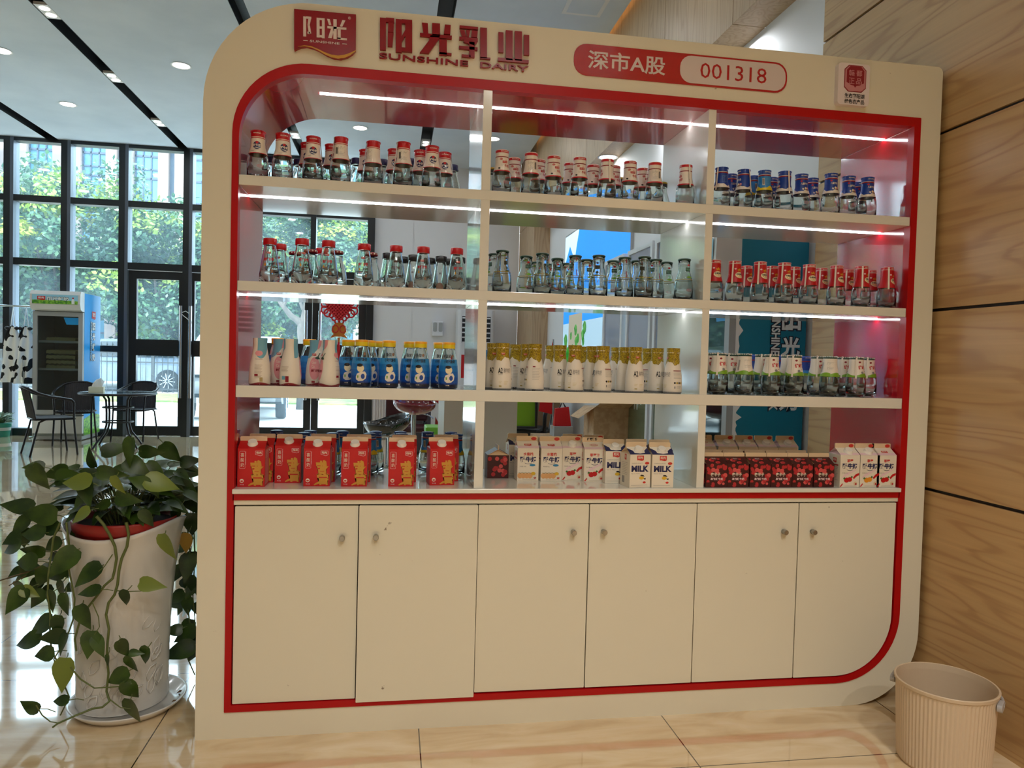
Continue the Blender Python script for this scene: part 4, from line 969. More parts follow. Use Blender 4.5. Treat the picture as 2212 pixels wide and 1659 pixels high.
def fromrow(lst, zs, depth):
    out = []
    for kind, u, v, row, rot in lst:
        y = depth[row] if isinstance(row, str) else row; p = at(u, v, y=y); out.append([kind, p.x, y, row, rot+jit(.1)])
    return spread(out)
DP = {'f': .052, 'm': .128, 'b': .215}
shelf(fromrow([('peach', 561.5, 790, 'f', -2.1), ('peach', 627.5, 790, 'f', 1.9), ('peach', 712, 790, 'f', -1.0), ('peach', 604, 790, 'm', .3), ('peach', 683, 790, 'm', .2), ('kid', 600, 790, 'b', .8), ('kid', 668, 790, 'b', .8),
               ('kid', 781, 790, 'f', 0), ('kid', 839.6, 790, 'f', .1), ('kid', 907.5, 790, 'f', 0), ('kid', 968.5, 790, 'f', 0), ('kid', 752, 790, 'm', 0), ('kid', 885, 790, 'm', 0), ('kid', 949, 790, 'm', 0), ('kid', 797, 790, 'm', .5), ('kid', 819, 790, 'b', 1.6)], z3, DP), z3, 'left', 'third')
shelf(fromrow([('a2', 1085, 800, 'f', 0), ('a2', 1155, 800, 'f', 2.9), ('a2', 1208.6, 800, 'f', .1), ('a2', 1241, 800, .04, -.5), ('a2', 1301.5, 800, 'f', -1.3), ('a2', 1371.6, 800, 'f', 0), ('a2', 1453.4, 800, 'f', -1.6),
               ('a2', 1065, 800, 'm', 0), ('a2', 1138, 800, 'm', -.5), ('a2', 1190, 800, 'm', -1.5), ('a2', 1279, 800, 'm', .3), ('a2', 1349, 800, 'm', .4), ('a2', 1419, 800, 'm', .1),
               ('a2', 1114, 800, 'b', 3.0), ('a2', 1261, 800, 'b', -2), ('a2', 1331.4, 800, 'b', -1.7), ('a2', 1398.5, 800, 'b', -2.6)] and [(k, u, v, 'f' if r == .04 else r, t) for k, u, v, r, t in
              [('a2', 1085, 800, 'f', 0), ('a2', 1155, 800, 'f', 2.9), ('a2', 1208.6, 800, 'm', .1), ('a2', 1241, 800, 'f', -.5), ('a2', 1301.5, 800, 'f', -1.3), ('a2', 1371.6, 800, 'f', 0), ('a2', 1453.4, 800, 'f', -1.6),
               ('a2', 1065, 800, 'm', 0), ('a2', 1138, 800, 'm', -.5), ('a2', 1190, 800, 'b', -1.5), ('a2', 1279, 800, 'm', .3), ('a2', 1349, 800, 'm', .4), ('a2', 1419, 800, 'm', .1),
               ('a2', 1114, 800, 'b', 3.0), ('a2', 1261, 800, 'b', -2), ('a2', 1331.4, 800, 'b', -1.7), ('a2', 1398.5, 800, 'b', -2.6)]], z3, DP), z3, 'middle', 'third')
shelf(fromrow([('power', 1551.7, 810, 'm', .35), ('power', 1607.4, 810, 'f', B_), ('power', 1665.8, 810, 'f', .3), ('power', 1715.4, 810, 'f', .3), ('power', 1792, 810, 'f', 2.7), ('power', 1849, 810, 'f', .3),
               ('power', 1528, 810, 'm', .2), ('power', 1580, 810, 'b', .1), ('power', 1644.6, 810, 'm', .35), ('power', 1765, 810, 'm', .3), ('power', 1822, 810, 'b', .1), ('power', 1873, 810, 'm', .3), ('power', 1700, 810, 'm', .3),
               ('bluecollar', 1624.7, 810, 'b', .4), ('bluecollar', 1683, 810, 'b', .4), ('bluecollar', 1736, 810, 'b', .2), ('bluecollar', 1808, 810, .30, 0)] and
              [('power', 1551.7, 810, 'f', .35), ('power', 1607.4, 810, 'f', B_), ('power', 1665.8, 810, 'f', .3), ('power', 1715.4, 810, 'f', .3), ('power', 1792, 810, 'f', 2.7), ('power', 1849, 810, 'f', .3),
               ('power', 1531, 810, 'm', .2), ('power', 1580, 810, 'm', .1), ('power', 1644.6, 810, 'm', .35), ('power', 1765, 810, 'm', .3), ('power', 1822, 810, 'm', .1), ('power', 1873, 810, 'm', .3), ('power', 1701, 810, 'm', .3),
               ('bluecollar', 1624.7, 810, 'b', .4), ('bluecollar', 1683, 810, 'b', .4), ('bluecollar', 1736, 810, 'b', .2), ('bluecollar', 1808, 810, 'b', 0)], z3, DP), z3, 'right', 'third')
# bottom shelf: feet seen, so they stand where the photo shows their lower front edge
def frombase(lst, zs, d):
    out = []
    for kind, u, v, row, rot in lst:
        p = at(u, v, z=zs); out.append([kind, p.x, max(p.y+d/2, d/2+.004), row, rot])
    return out
it = frombase([('xi', 541.5, 1052, 'f', 0), ('xi', 621, 1043.5, 'f', 0), ('xi', 683.5, 1050.5, 'f', 0), ('xi', 764.5, 1051, 'f', 0), ('xi', 866, 1051, 'f', 0), ('xi', 952, 1048.5, 'f', .1)], z4, .084)
for (i, du) in ((0, 22), (2, 14), (3, 10), (4, 8), (5, 14)):
    f_ = it[i]; out_y = f_[2]+.089; u0 = (541.5, 621, 683.5, 764.5, 866, 952)[i]
    it.append(['xi', at(u0+du-2, 1040, y=out_y-.042).x, out_y, 'm', 0])
bt = []
for u, v in ((597, 929), (669.6, 930), (739, 930), (810.5, 929), (863.7, 930), (922.7, 929.6), (972.6, 930.5)): bt.append(['yelblue', u, .362])
for u, v in ((656.6, 937), (717.6, 936), (798, 935), (866, 936.5), (986.5, 936)): bt.append(['yelblue', u, .285])
bl = [['yelblue', at(u, 990, y=y).x, y, 'b' if y > .3 else 'm', jit(1.2)] for k, u, y in bt]
shelf(it+spread(bl), z4, 'left', 'bottom')
it = frombase([('berry', 1075, 1033, 'f', pi/2), ('ypeach', 1140, 1039, 'f', 0), ('ypeach', 1190.5, 1039.5, 'f', 0), ('ystraw', 1236, 1038, 'f', 0), ('yjuice', 1283.5, 1041, 'f', 0), ('milk', 1357.5, 1042, 'f', .12), ('milk', 1408.5, 1043, 'f', 0)], z4, .078)
for i, kk, du, dy in ((1, 'milk', -20, .125), (3, 'ystraw', 4, .086), (4, 'ystraw', 3, .086)):
    u0 = (0, 1140, 0, 1236, 1283.5)[i]; y = it[i][2]+dy; it.append([kk, at(u0+du, 1030, y=y-.04).x, y, 'm', 0])
for u, y in ((1330, .135), (1380, .150), (1430, .136)): it.append(['milk', at(u, 1030, y=y-.04).x, y+.0, 'm', 0])
it[5][2] = .046; it[6][2] = .042
shelf(it, z4, 'middle', 'bottom')
it = frombase([('berry', 1535, 1048, 'f', 0), ('berry', 1582, 1048.5, 'f', 0), ('berry', 1629.5, 1048.5, 'f', 0), ('berry', 1676.5, 1049, 'f', 0), ('berry', 1723, 1049.5, 'f', 0), ('berry', 1769, 1049.5, 'f', 0),
               ('ystraw', 1825, 1050, 'f', .0), ('yorange', 1868, 1050, 'f', 0), ('ystrawf', 1911, 1048.5, 'f', 0)], z4, .08)
for j in range(9):
    it[j][2] = .048 if j < 6 else .045
for j, (u, y, kk, row) in enumerate([(1545, .133, 'berry', 'm'), (1592, .133, 'berry', 'm'), (1640, .133, 'berry', 'm'), (1686, .133, 'berry', 'm'), (1731, .133, 'berry', 'm'),
                          (1534, .218, 'berry', 'b'), (1581, .218, 'berry', 'b'), (1626, .218, 'berry', 'b'), (1669, .218, 'berry', 'b'), (1712, .218, 'berry', 'b'),
                          (1524, .302, 'yjuice', 'b'), (1571, .302, 'ypeachc', 'b'), (1614.5, .302, 'ypeachc', 'b'), (1657, .302, 'ypeachc', 'b'), (1704, .302, 'ypeachc', 'b')]):
    it.append([kk, at(u, 1010, y=y-.04).x, y, row, 0])
shelf(it, z4, 'right', 'bottom')
# ------------------------------------------------------------------ plant, bin
M_leaf = speckle(mat('pothos leaf', (46, 70, 24), 0.32), (32, 56, 18), (60, 86, 28), 14, 0.4, 0.62)
M_leafL = mat('young pothos leaf', (112, 128, 50), 0.35); M_leafY = mat('yellowing leaf', (168, 132, 52), 0.45)
for m_ in (M_leaf, M_leafL, M_leafY):
    b = nodes(m_)[2]; b.inputs['Transmission Weight'].default_value = 0.0
M_stem = mat('vine stem', (92, 104, 52), 0.5); M_stemB = mat('brown stem', (92, 74, 44), 0.6)
M_cer = mat('white glazed ceramic', (214, 212, 208), 0.16, coat=0.4); M_soil = mat('potting soil', (40, 30, 22), 0.95)
M_rpot = mat('red plastic pot', (150, 34, 30), 0.35); M_leafbk = mat('dry brown leaf', (98, 66, 36), 0.7)
PX, PY = -0.325, 0.315
pl = tag(empty('planter', (PX, PY, 0)), 'tall tapered white glazed planter standing beside the cabinet', 'planter')
pb = MB()
def potwall(n=40):
    prof = [(.018, .148), (.03, .152), (.10, .150), (.22, .153), (.35, .160), (.48, .172), (.58, .186), (.635, .197), (.648, .203), (.652, .198), (.640, .190), (.55, .176), (.40, .16)]
    vs, fs = [], []
    for z, r in prof:
        for k in range(n):
            a = 2*pi*k/n; t = max(0, (z-.4)/.25); zz = z+t*(.028*cos(2*a+.2)-.012*sin(a)); q = r*(1+.012*sin(5*a+z*9)); vs.append((q*cos(a), q*sin(a)*.95, zz))
    for i in range(len(prof)-1):
        for k in range(n): a, b_ = i*n+k, i*n+(k+1) % n; fs.append((a, b_, b_+n, a+n))
    pb.add(vs, fs, M_cer, True); pb.disc(.018, .148, M_cer, n)
potwall(); pb.build('planter_body', pl)
# raised leaf relief on the lower half
rl = MB(); rg = random.Random(8)
for i in range(26):
    a, z = rg.uniform(-2.4, -.4), rg.uniform(.06, .36); r = .1535+.02*max(0, z-.22)
    pts = [(-.03, 0), (-.015, .014), (.01, .016), (.032, 0), (.01, -.012), (-.015, -.010)]
    t = rg.uniform(.6, 1.6)
    P = lambda x, y: Vector(((r+.0015)*cos(a+x/r), (r+.0015)*.95*sin(a+x/r), z+y))
    rl.tube([P(x*cos(t)-y*sin(t), x*sin(t)+y*cos(t)) for x, y in pts], .0022, M_cer, 6, True)
rl.build('leaf_relief', pl)
sc_ = MB().lathe([(.0, .15), (.004, .165), (.03, .192), (.034, .192), (.033, .186), (.010, .158), (.008, .001)], M_cer, 40); sc_.disc(0, .15, M_cer, 40, up=False)
tag(sc_.build('saucer', None, (-.295, .285, 0)), 'round white saucer with dirt and dry leaves under the tall planter', 'saucer')
pl.location = (PX, PY, -.006)
dr = random.Random(2)
for i in range(7):
    a = dr.uniform(-1.0, .3); p = (-.295+.168*cos(a), .285+.168*sin(a), .0195)
    d = MB().poly([(-.014, 0, .002), (0, .006, .004), (.016, .001, .0), (0, -.006, .003)], M_leafbk)
    if i < 3: tag(d.build('dry_leaf', None, p, (dr.uniform(-.3, .3), dr.uniform(-.3, .3), dr.uniform(0, 6))), ['curled dry brown leaf at the front of the saucer', 'small dry brown leaf on the right of the saucer', 'dry leaf crumb behind the planter foot'][i], 'leaf')
# the plant in its red plastic pot
pt = tag(empty('potted_pothos', (PX+.01, PY-.005, .57)), 'trailing green pothos in a red plastic pot set inside the tall white planter', 'plant')
def pw(mb, name): return mb.build(name, pt, loc=(-PX-.01, -PY+.005, -.57))
rp = MB().lathe([(.52, .13), (.60, .15), (.635, .160), (.640, .167), (.672, .172), (.678, .170), (.672, .162), (.655, .155)], M_rpot, 36, (PX+.01, PY-.015, 0)).disc(.655, .155, M_soil, 36, (PX+.01, PY-.015, 0))
pw(rp, 'pot')
lf = MB(); st = MB(); rg = random.Random(21)
def c3(x, y): return (x*480/1106, 920+y*720/1659)
def leaf(p, d, up, L, wd, m, fold=.25, droop=.25):
    """heart-shaped leaf from its base p along d"""
    d = d.normalized(); s = d.cross(up).normalized(); n_ = s.cross(d).normalized(); pts = []
    prof = [(-.10, .0), (-.12, .24), (0, .42), (.18, .49), (.38, .44), (.60, .30), (.82, .13), (1.0, 0)]
    vs = []
    for t, w in prof:
        c = p+d*(t*L)-n_*(droop*L*max(t, 0)**2)
        ctr = p+d*(max(t, -.02)*L)-n_*(droop*L*max(t, 0)**2)
        vs += [c+s*(w*wd)+n_*(fold*w*wd), ctr, c-s*(w*wd)+n_*(fold*w*wd)]
    fs = []
    for i in range(len(prof)-1): a = 3*i; fs += [(a, a+3, a+4, a+1), (a+1, a+4, a+5, a+2)]
    lf.add(vs, fs, m, True)
LV = [(575, 115, 120, -15, .30), (640, 135, 130, 100, .16), (455, 155, 90, 250, .25), (755, 130, 105, 5, .28), (850, 140, 110, 50, .34), (950, 175, 90, -10, .4), (170, 200, 85, 185, .2), (200, 258, 125, 60, .15),
      (270, 235, 120, 165, .25), (350, 248, 125, -12, .2), (450, 235, 125, -25, .22), (560, 238, 130, 8, .14), (690, 205, 125, 25, .2), (780, 232, 115, 40, .22), (370, 285, 145, 178, .10), (585, 302, 95, 70, .08), (690, 275, 95, 200, .12),
      (805, 292, 145, 14, .12), (440, 335, 125, 75, .12), (645, 362, 115, 10, .12), (75, 398, 155, 186, .25), (185, 440, 165, 182, .2), (90, 505, 125, 140, .25), (155, 540, 125, 172, .2), (42, 612, 115, 160, .22), (115, 682, 125, 172, .2),
      (315, 680, 155, 135, .12), (430, 745, 150, 145, .12), (432, 825, 115, 172, .10), (395, 450, 105, 148, .08), (832, 612, 130, 72, .10), (762, 790, 115, 8, .10), (618, 865, 85, 105, .10), (80, 870, 135, 128, .2), (150, 832, 85, 25, .2), (252, 882, 105, 98, .16),
      (330, 888, 95, 80, .14), (422, 955, 115, 65, .10), (190, 1002, 140, 152, .18), (282, 1005, 105, 100, .16), (125, 1078, 140, 168, .18), (255, 1050, 125, 170, .16), (210, 1142, 110, 162, .16), (312, 1085, 95, 110, .14), (448, 1090, 115, 98, .10), (498, 1095, 95, 62, .10),
      (315, 1245, 150, 96, .12), (535, 1170, 55, 95, .09), (575, 1258, 130, 150, .09), (650, 1325, 110, 62, .08), (655, 1440, 140, 82, .07), (292, 1372, 90, 172, .10), (145, 1392, 90, 202, .10), (615, 1112, 85, 60, .09), (682, 1130, 65, 0, .09), (716, 1152, 95, 112, .09), (655, 1195, 90, 75, .09),
      (872, 862, 100, 140, .42), (935, 705, 115, 95, .44), (942, 795, 90, 100, .45), (930, 900, 90, 95, .46), (860, 1015, 80, 180, .42), (920, 1040, 110, 150, .45), (885, 1120, 145, 165, .42), (950, 1135, 100, 120, .45), (950, 500, 110, 95, .4), (922, 592, 100, 100, .36), (960, 400, 110, 60, .4), (930, 300, 110, 40, .4), (960, 232, 90, 10, .42), (890, 350, 90, 70, .34), (870, 452, 80, 110, .3),
      (730, 470, 95, 70, .14), (120, 720, 90, 110, .24), (200, 760, 110, 120, .24), (250, 600, 110, 150, .22), (300, 830, 100, 100, .2), (160, 620, 110, 185, .25), (230, 500, 110, 200, .22), (60, 560, 90, 150, .26), (640, 430, 90, 40, .2), (500, 400, 90, 160, .2)]
LIGHT = {14, 15, 17, 31, 29, 34, 46}; YEL = {30}; DRY = {66}
for i, (x, y, L, ang, dep) in enumerate(LV):
    u, v = c3(x, y); a = radians(ang); Lm = L*480/1106
    p0 = at(u-cos(a)*Lm*.5, v-sin(a)*Lm*.5, y=dep); p1 = at(u+cos(a)*Lm*.5, v+sin(a)*Lm*.5, y=dep)
    d = p1-p0; tilt = rg.uniform(-.35, .35); d = d+Vector((0, -d.length*tilt, 0))
    up = (-FWD+UPV*rg.uniform(-.1, .75)+RGT*rg.uniform(-.45, .45))
    m = M_leafY if i in DRY or i == 29 and False else M_leafL if (i in LIGHT or i == 30 or i == 29) else M_leaf
    leaf(p0, d, up, d.length*1.1, d.length*rg.uniform(.66, .84)*.98, m, rg.uniform(.1, .4), rg.uniform(.05, .3))
    # petiole back towards the crown or the vine
    b0 = p0-d.normalized()*.03+Vector((rg.uniform(-.015, .015), .03, -.015 if dep < .3 else 0)); st.tube([p0, (p0+b0)/2+Vector((0, .01, 0)), b0], .0016, M_stem, 5)
# filler leaves of the crown and of the dark back side
for i in range(120):
    a = rg.uniform(0, 2*pi); r = .19*sqrt(rg.random()); base = Vector((PX+.01+r*cos(a), PY+.02+r*sin(a)*.9, rg.uniform(.70, .84)))
    d = Vector((cos(a), sin(a), rg.uniform(-.5, .5)))*rg.uniform(.05, .085)
    leaf(base, d, Vector((rg.uniform(-.4, .4), -.5+rg.uniform(-.4, .4), 1)), d.length*1.1, d.length*.8, M_leaf, rg.uniform(.1, .4), rg.uniform(.1, .4))
    s0 = Vector((PX+.01+r*.4*cos(a), PY+r*.4*sin(a), .655)); st.tube([s0, (s0+base)/2+Vector((0, 0, .03)), base], .0018, M_stem, 5)
for i in range(46):
    base = Vector((rg.uniform(-.19, -.02), rg.uniform(.46, .60), rg.uniform(.10, .74))); d = Vector((rg.uniform(-.6, .6), rg.uniform(-.6, .3), rg.uniform(-1, -.1))).normalized()*rg.uniform(.05, .08)
    leaf(base, d, Vector((rg.uniform(-.5, .5), -1, .5)), d.length, d.length*.75, M_leaf, .25, .2)
for i in range(26):
    base = Vector((rg.uniform(-.66, -.44), rg.uniform(.22, .42), rg.uniform(.30, .72))); d = Vector((rg.uniform(-1, .1), rg.uniform(-.5, .3), rg.uniform(-.8, .1))).normalized()*rg.uniform(.05, .075)
    leaf(base, d, Vector((rg.uniform(-.5, .5), -1, .6)), d.length, d.length*.75, M_leaf, .25, .2)
pw(lf, 'leaves')
def vine(pts, dep, r=.0042, m=M_stem):
    P = []
    for i, (x, y) in enumerate(pts):
        dd = dep[i] if isinstance(dep, list) else dep; u, v = c3(x, y); P.append(at(u, v, y=dd))
    Q = []
    for i in range(len(P)-1):
        for t in (0, .5): Q.append(P[i].lerp(P[i+1], t))
    Q.append(P[-1]); st.tube(Q, [r*(1-.4*i/len(Q)) for i in range(len(Q))], m, 7)
vine([(480, 450), (515, 490), (545, 540), (572, 600), (580, 660), (570, 720), (560, 760), (520, 795), (480, 850), (440, 900), (400, 960), (372, 1060), (380, 1120)], .115, .0052)
vine([(628, 480), (640, 540), (632, 600), (605, 660), (592, 720), (585, 790), (570, 840), (540, 880), (528, 940), (542, 1010), (535, 1080), (532, 1150), (540, 1230), (530, 1320), (545, 1370), (510, 1400), (460, 1408), (380, 1440), (330, 1462), (290, 1480), (262, 1500)], [.115]*13+[.12, .1, .09, .07, .05, .04, .04, .04], .0050)
vine([(300, 480), (265, 560), (255, 640), (240, 740), (238, 840), (250, 940), (248, 1060), (262, 1130), (300, 1200), (320, 1290), (345, 1350), (300, 1440)], .17, .0036)
vine([(330, 480), (345, 600), (340, 700), (372, 860), (365, 960), (330, 1060), (268, 1160), (282, 1200)], .14, .0034)
vine([(560, 640), (520, 700), (490, 725)], .11, .002); vine([(575, 820), (640, 824), (705, 822)], .105, .002); vine([(350, 1200), (400, 1260), (470, 1305), (560, 1300), (640, 1292)], .09, .0028)
vine([(460, 880), (490, 950), (495, 1000), (470, 1040)], .10, .0018); vine([(180, 1390), (210, 1440), (250, 1472), (300, 1480)], .08, .0024); vine([(545, 1360), (600, 1402), (650, 1408)], .06, .002)
vine([(930, 480), (945, 620), (920, 760), (935, 900), (950, 1040), (935, 1160), (970, 1240)], .47, .0034); vine([(960, 420), (970, 640), (960, 850), (975, 1020)], .5, .003)
vine([(0, 770), (60, 750), (130, 730), (200, 700)], .22, .0024, M_stemB); vine([(45, 795), (130, 745)], .22, .002, M_stemB)
pw(st, 'stems')

# bin
M_bin = mat('beige ribbed plastic', (206, 184, 156), 0.45)
M_binh = mat('grey plastic handle', (172, 168, 166), 0.45)
BX, BY = 2.40, -0.40
bn = tag(empty('waste_bin', (BX, BY, 0)), 'beige ribbed round waste bin with grey carry handle beside the wood wall', 'bin')
bb = MB(); n_ = 144
def binw(z, r, amp): return [((r+amp*(1 if k % 2 else -1))*cos(2*pi*k/n_), (r+amp*(1 if k % 2 else -1))*sin(2*pi*k/n_), z) for k in range(n_)]
H_ = .268; L_ = [binw(.0, .128, .0), binw(.010, .134, .0010), binw(H_-.024, .1435, .0010), binw(H_-.014, .1445, 0), binw(H_-.012, .1485, 0), binw(H_-.002, .150, 0), binw(H_, .148, 0), binw(H_-.001, .1435, 0), binw(H_-.02, .141, 0), binw(.010, .129, 0)]
vs = [p for r in L_ for p in r]; bb.add(vs, [(i*n_+k, i*n_+(k+1) % n_, (i+1)*n_+(k+1) % n_, (i+1)*n_+k) for i in range(len(L_)-1) for k in range(n_)], M_bin, False)
bb.disc(0, .128, M_bin, n_, up=False); bb.disc(.010, .129, M_bin, n_); bb.build('bin_body', bn)
hb = MB(); az = radians(-52)
hp = []
for k in range(17):
    t = pi*k/16; hp.append((.156*cos(t), .156*sin(t)*.995, H_-.030))
hm = Matrix.Rotation(az, 4, 'Z')
hb.tube([hm @ Vector(p) for p in hp], .0055, M_binh, 8)
for s_ in (1, -1):
    Mx = hm @ Matrix.Translation((.151*s_, 0, H_-.032)) @ Matrix.Rotation(.12, 4, 'X')
    q = rrect(-.028, .022, -.012, .012, .010, 5); hb.prism([Mx @ Vector((-.006*s_, y, z)) for y, z in q], Mx.to_3x3() @ Vector((.014*s_, 0, 0)), M_binh)
hb.build('handle', bn)

# ------------------------------------------------------------------ ceiling lamps
M_lampw = mat('lamp glow', (255, 246, 232), 0.5, emit=9.0); M_trimw = mat('white lamp trim', (225, 225, 225), 0.4)
def downlight(x, y, z, label, power=3.5, col=NEUT, r=.085):
    t = tag(empty('downlight', (x, y, z)), label, 'downlight', 'round ceiling downlights')
    MB().lathe([(-.004, r*1.22), (-.006, r*1.15), (-.004, r), (0, r)], M_trimw, 24).build('trim_ring', t); MB().disc(-.0035, r, M_lampw, 24, up=False).build('lens', t)
    o = lamp('downlight_lamp', 'AREA', (x, y, z-.03), power, col, r*1.6, aim=(x, y, 0))
for (x, y, lb) in [(-1.65, 5.82, 'round downlight in the ceiling panel left of the cabinet top'), (-3.40, 7.44, 'round downlight near the window between two black slots'), (-3.38, 5.83, 'round downlight at the far left edge of the ceiling'), (.125, 7.5, 'round downlight seen over the bottles of the top left bay'), (1.895, 7.54, 'round downlight seen just right of the first divider')]:
    downlight(x, y, ZC, lb)
downlight(2.70, 4.72, 3.333, 'downlight in the underside of the wood bulkhead', 3)
for y in (1.9, 3.3, 6.1): lamp('bulkhead_downlight', 'AREA', (2.70, y, 3.30), 4, NEUT, .12, aim=(2.70, y, 0))
for (x, y) in [(-5.2, 5.8), (-5.2, 7.4), (-1.65, 7.4), (.125, 5.8), (-1.65, 4.0), (.125, 3.9), (1.9, 5.8), (1.9, 3.9), (-3.4, 4.0), (-5.2, 4.0), (-1.7, 2.2), (.1, 2.2), (1.9, 2.2)]:
    lamp('unseen_downlight', 'AREA', (x, y, ZC-.03), 3.5, NEUT, .16, aim=(x, y, 0))  # unseen lamps without fixtures, added to brighten the back of the lobby
spots = [(-2.505, 4.8, 'second black slot, nearest the viewer'), (-2.505, 6.38, 'second black slot, middle one'), (-2.505, 7.98, 'second black slot, nearest the window'), (-.775, 8.1, 'third black slot above the rounded corner bay'), (1.005, 8.02, 'fourth black slot above the top left bay')]
for x, y, lb in spots:
    t = tag(empty('twin_spotlight', (x, y, ZC)), 'white twin spotlight set in the '+lb, 'spotlight', 'twin spotlights in the ceiling slots')
    MB().box(-.062, .062, -.14, .14, .004, .03, M_trimw).build('housing', t)
    for k in (-.065, .065):
        g = MB().disc(.002, .042, M_lampw, 18, (0, k, 0), up=False); g.build('bulb', t)
    lamp('spot_lamp', 'AREA', (x, y, ZC-.02), 3, NEUT, .1, aim=(x, y, 0))
v = at(1265, 12, z=ZC); vt = tag(empty('access_panel', (v.x, v.y, ZC)), 'square white access panel in the ceiling above the cabinet', 'panel')
MB().box(-.17, .17, -.17, .17, -.006, 0, M_trimw).build('panel_frame', vt); MB().box(-.135, .135, -.135, .135, -.008, -.0055, M_ceil).build('panel_cover', vt)
# ------------------------------------------------------------------ lobby furniture by the window
M_rat = mat('dark woven rattan', (44, 42, 46), 0.5); M_tubeb = mat('black steel tube', (26, 26, 30), 0.35, 0.4)
def cafe_chair(x, y, rz, label):
    t = tag(empty('cafe_chair', (x, y, 0), rz), label, 'chair', 'rattan cafe chairs around the glass table')
    # faces -y; seat 0.46 high
    for sx in (-1, 1):
        MB().tube([(sx*.235, -.245, 0), (sx*.225, -.215, .30), (sx*.222, -.205, .46), (sx*.235, -.20, .66)], .0125, M_tubeb).build('leg', t)
        MB().tube([(sx*.225, .27, 0), (sx*.21, .21, .25), (sx*.205, .17, .42), (sx*.205, .10, .455)], .0125, M_tubeb).build('leg', t)
    arm = [(-.235, -.20, .66), (-.245, -.17, .695), (-.262, -.08, .715), (-.272, .06, .735), (-.255, .18, .775), (-.19, .275, .83), (-.09, .315, .858), (0, .322, .862)]
    arm += [(-p[0], p[1], p[2]) for p in arm[-2::-1]]; MB().tube(arm, .016, M_tubeb, 10).build('arm_rail', t)
    s = MB(); nx, ny = 15, 13
    q = [(.225*(2*i/nx-1), -.215+.42*j/ny) for j in range(ny+1) for i in range(nx+1)]
    for dz in (0, -.014): s.add([(a, b_, .462+dz-.012*cos(a*6)) for a, b_ in q], [(j*(nx+1)+i, j*(nx+1)+i+1, (j+1)*(nx+1)+i+1, (j+1)*(nx+1)+i) for j in range(ny) for i in range(nx)], M_rat)
    for i in range(14): s.tube([(-.215+.033*i, -.215, .468), (-.215+.033*i, .2, .468)], .0055, M_rat, 5)
    s.tube([(-.225, -.215, .455), (.225, -.215, .455), (.225, .205, .455), (-.225, .205, .455)], .011, M_tubeb, 6, True); s.build('seat', t)
    b_ = MB(); N = 15
    vs = []
    for i in range(N+1):
        u = -1+2*i/N; vs += [(.20*u, .205+.0*u, .46), (.185*u, .26-.02*u*u, .65), (.175*u, .312-.03*u*u, .855)]
    b_.add(vs, [(3*i+k, 3*i+3+k, 3*i+4+k, 3*i+1+k) for i in range(N) for k in (0, 1)], M_rat, True)
    for i in range(0, N+1): b_.tube(vs[3*i:3*i+3], .0065 if 0 < i < N else .010, M_rat if 0 < i < N else M_tubeb, 5)
    b_.build('backrest', t, fix=False); return t
SC = 0.95
for (x, y, r, lb) in [(-3.42, 7.08, radians(126), 'rattan chair nearest the viewer, seen from behind at the table'), (-3.55, 8.12, radians(12), 'rattan chair in front of the blue fridge'), (-2.98, 8.66, radians(-8), 'rattan chair behind the glass table, against the glass door')]:
    c = cafe_chair(x, y, r, lb); c.scale = (SC, SC, SC)
M_tglass = mat('blue grey table glass', (150, 178, 186), 0.06, coat=1.0)
tb = tag(empty('cafe_table', (-2.93, 7.85, 0)), 'round glass-topped cafe table with curved black tube legs', 'table'); tb.scale = (1.0,)*3
MB().cyl(.700, .712, .445, M_tglass, 40).build('table_top', tb); MB().tube([(.45*cos(a), .45*sin(a), .702) for a in [2*pi*k/36 for k in range(36)]], .016, M_tubeb, 8, True).build('rim', tb)
for k in range(4):
    a = pi/4+pi/2*k+.2; f = lambda r, z: (r*cos(a), r*sin(a), z)
    MB().tube([f(.36, .69), f(.22, .68), f(.175, .62), f(.165, .45), f(.165, .30), f(.20, .19), f(.30, .08), f(.36, 0)], .0135, M_tubeb).build('leg', tb)
for z in (.52, .33): MB().tube([(.18*cos(a), .18*sin(a), z) for a in [2*pi*k/24 for k in range(24)]], .011, M_tubeb, 6, True).build('ring_brace', tb)
q = at(209, 842, y=7.75)
tbx = tag(empty('tissue_box', (q.x, 7.75, .713), .2), 'cream tissue box with a tissue pulled up on the glass table', 'tissue box'); MB().box(-.085, .085, -.06, .06, 0, .075, mat('cream card', (216, 206, 176), 0.6)).build('box_body', tbx)
MB().add([(-.06, 0, .074), (.06, .01, .074), (.085, .02, .14), (.05, -.02, .19), (-.01, .02, .165), (-.045, 0, .12)], [(0, 1, 2, 3, 4, 5)], mat('white tissue', (235, 235, 235), 0.8)).add([(-.03, -.03, .074), (.05, .03, .074), (.06, .03, .15), (-.0, -.03, .17)], [(0, 1, 2, 3)], MATS['white tissue']).build('tissue', tbx)

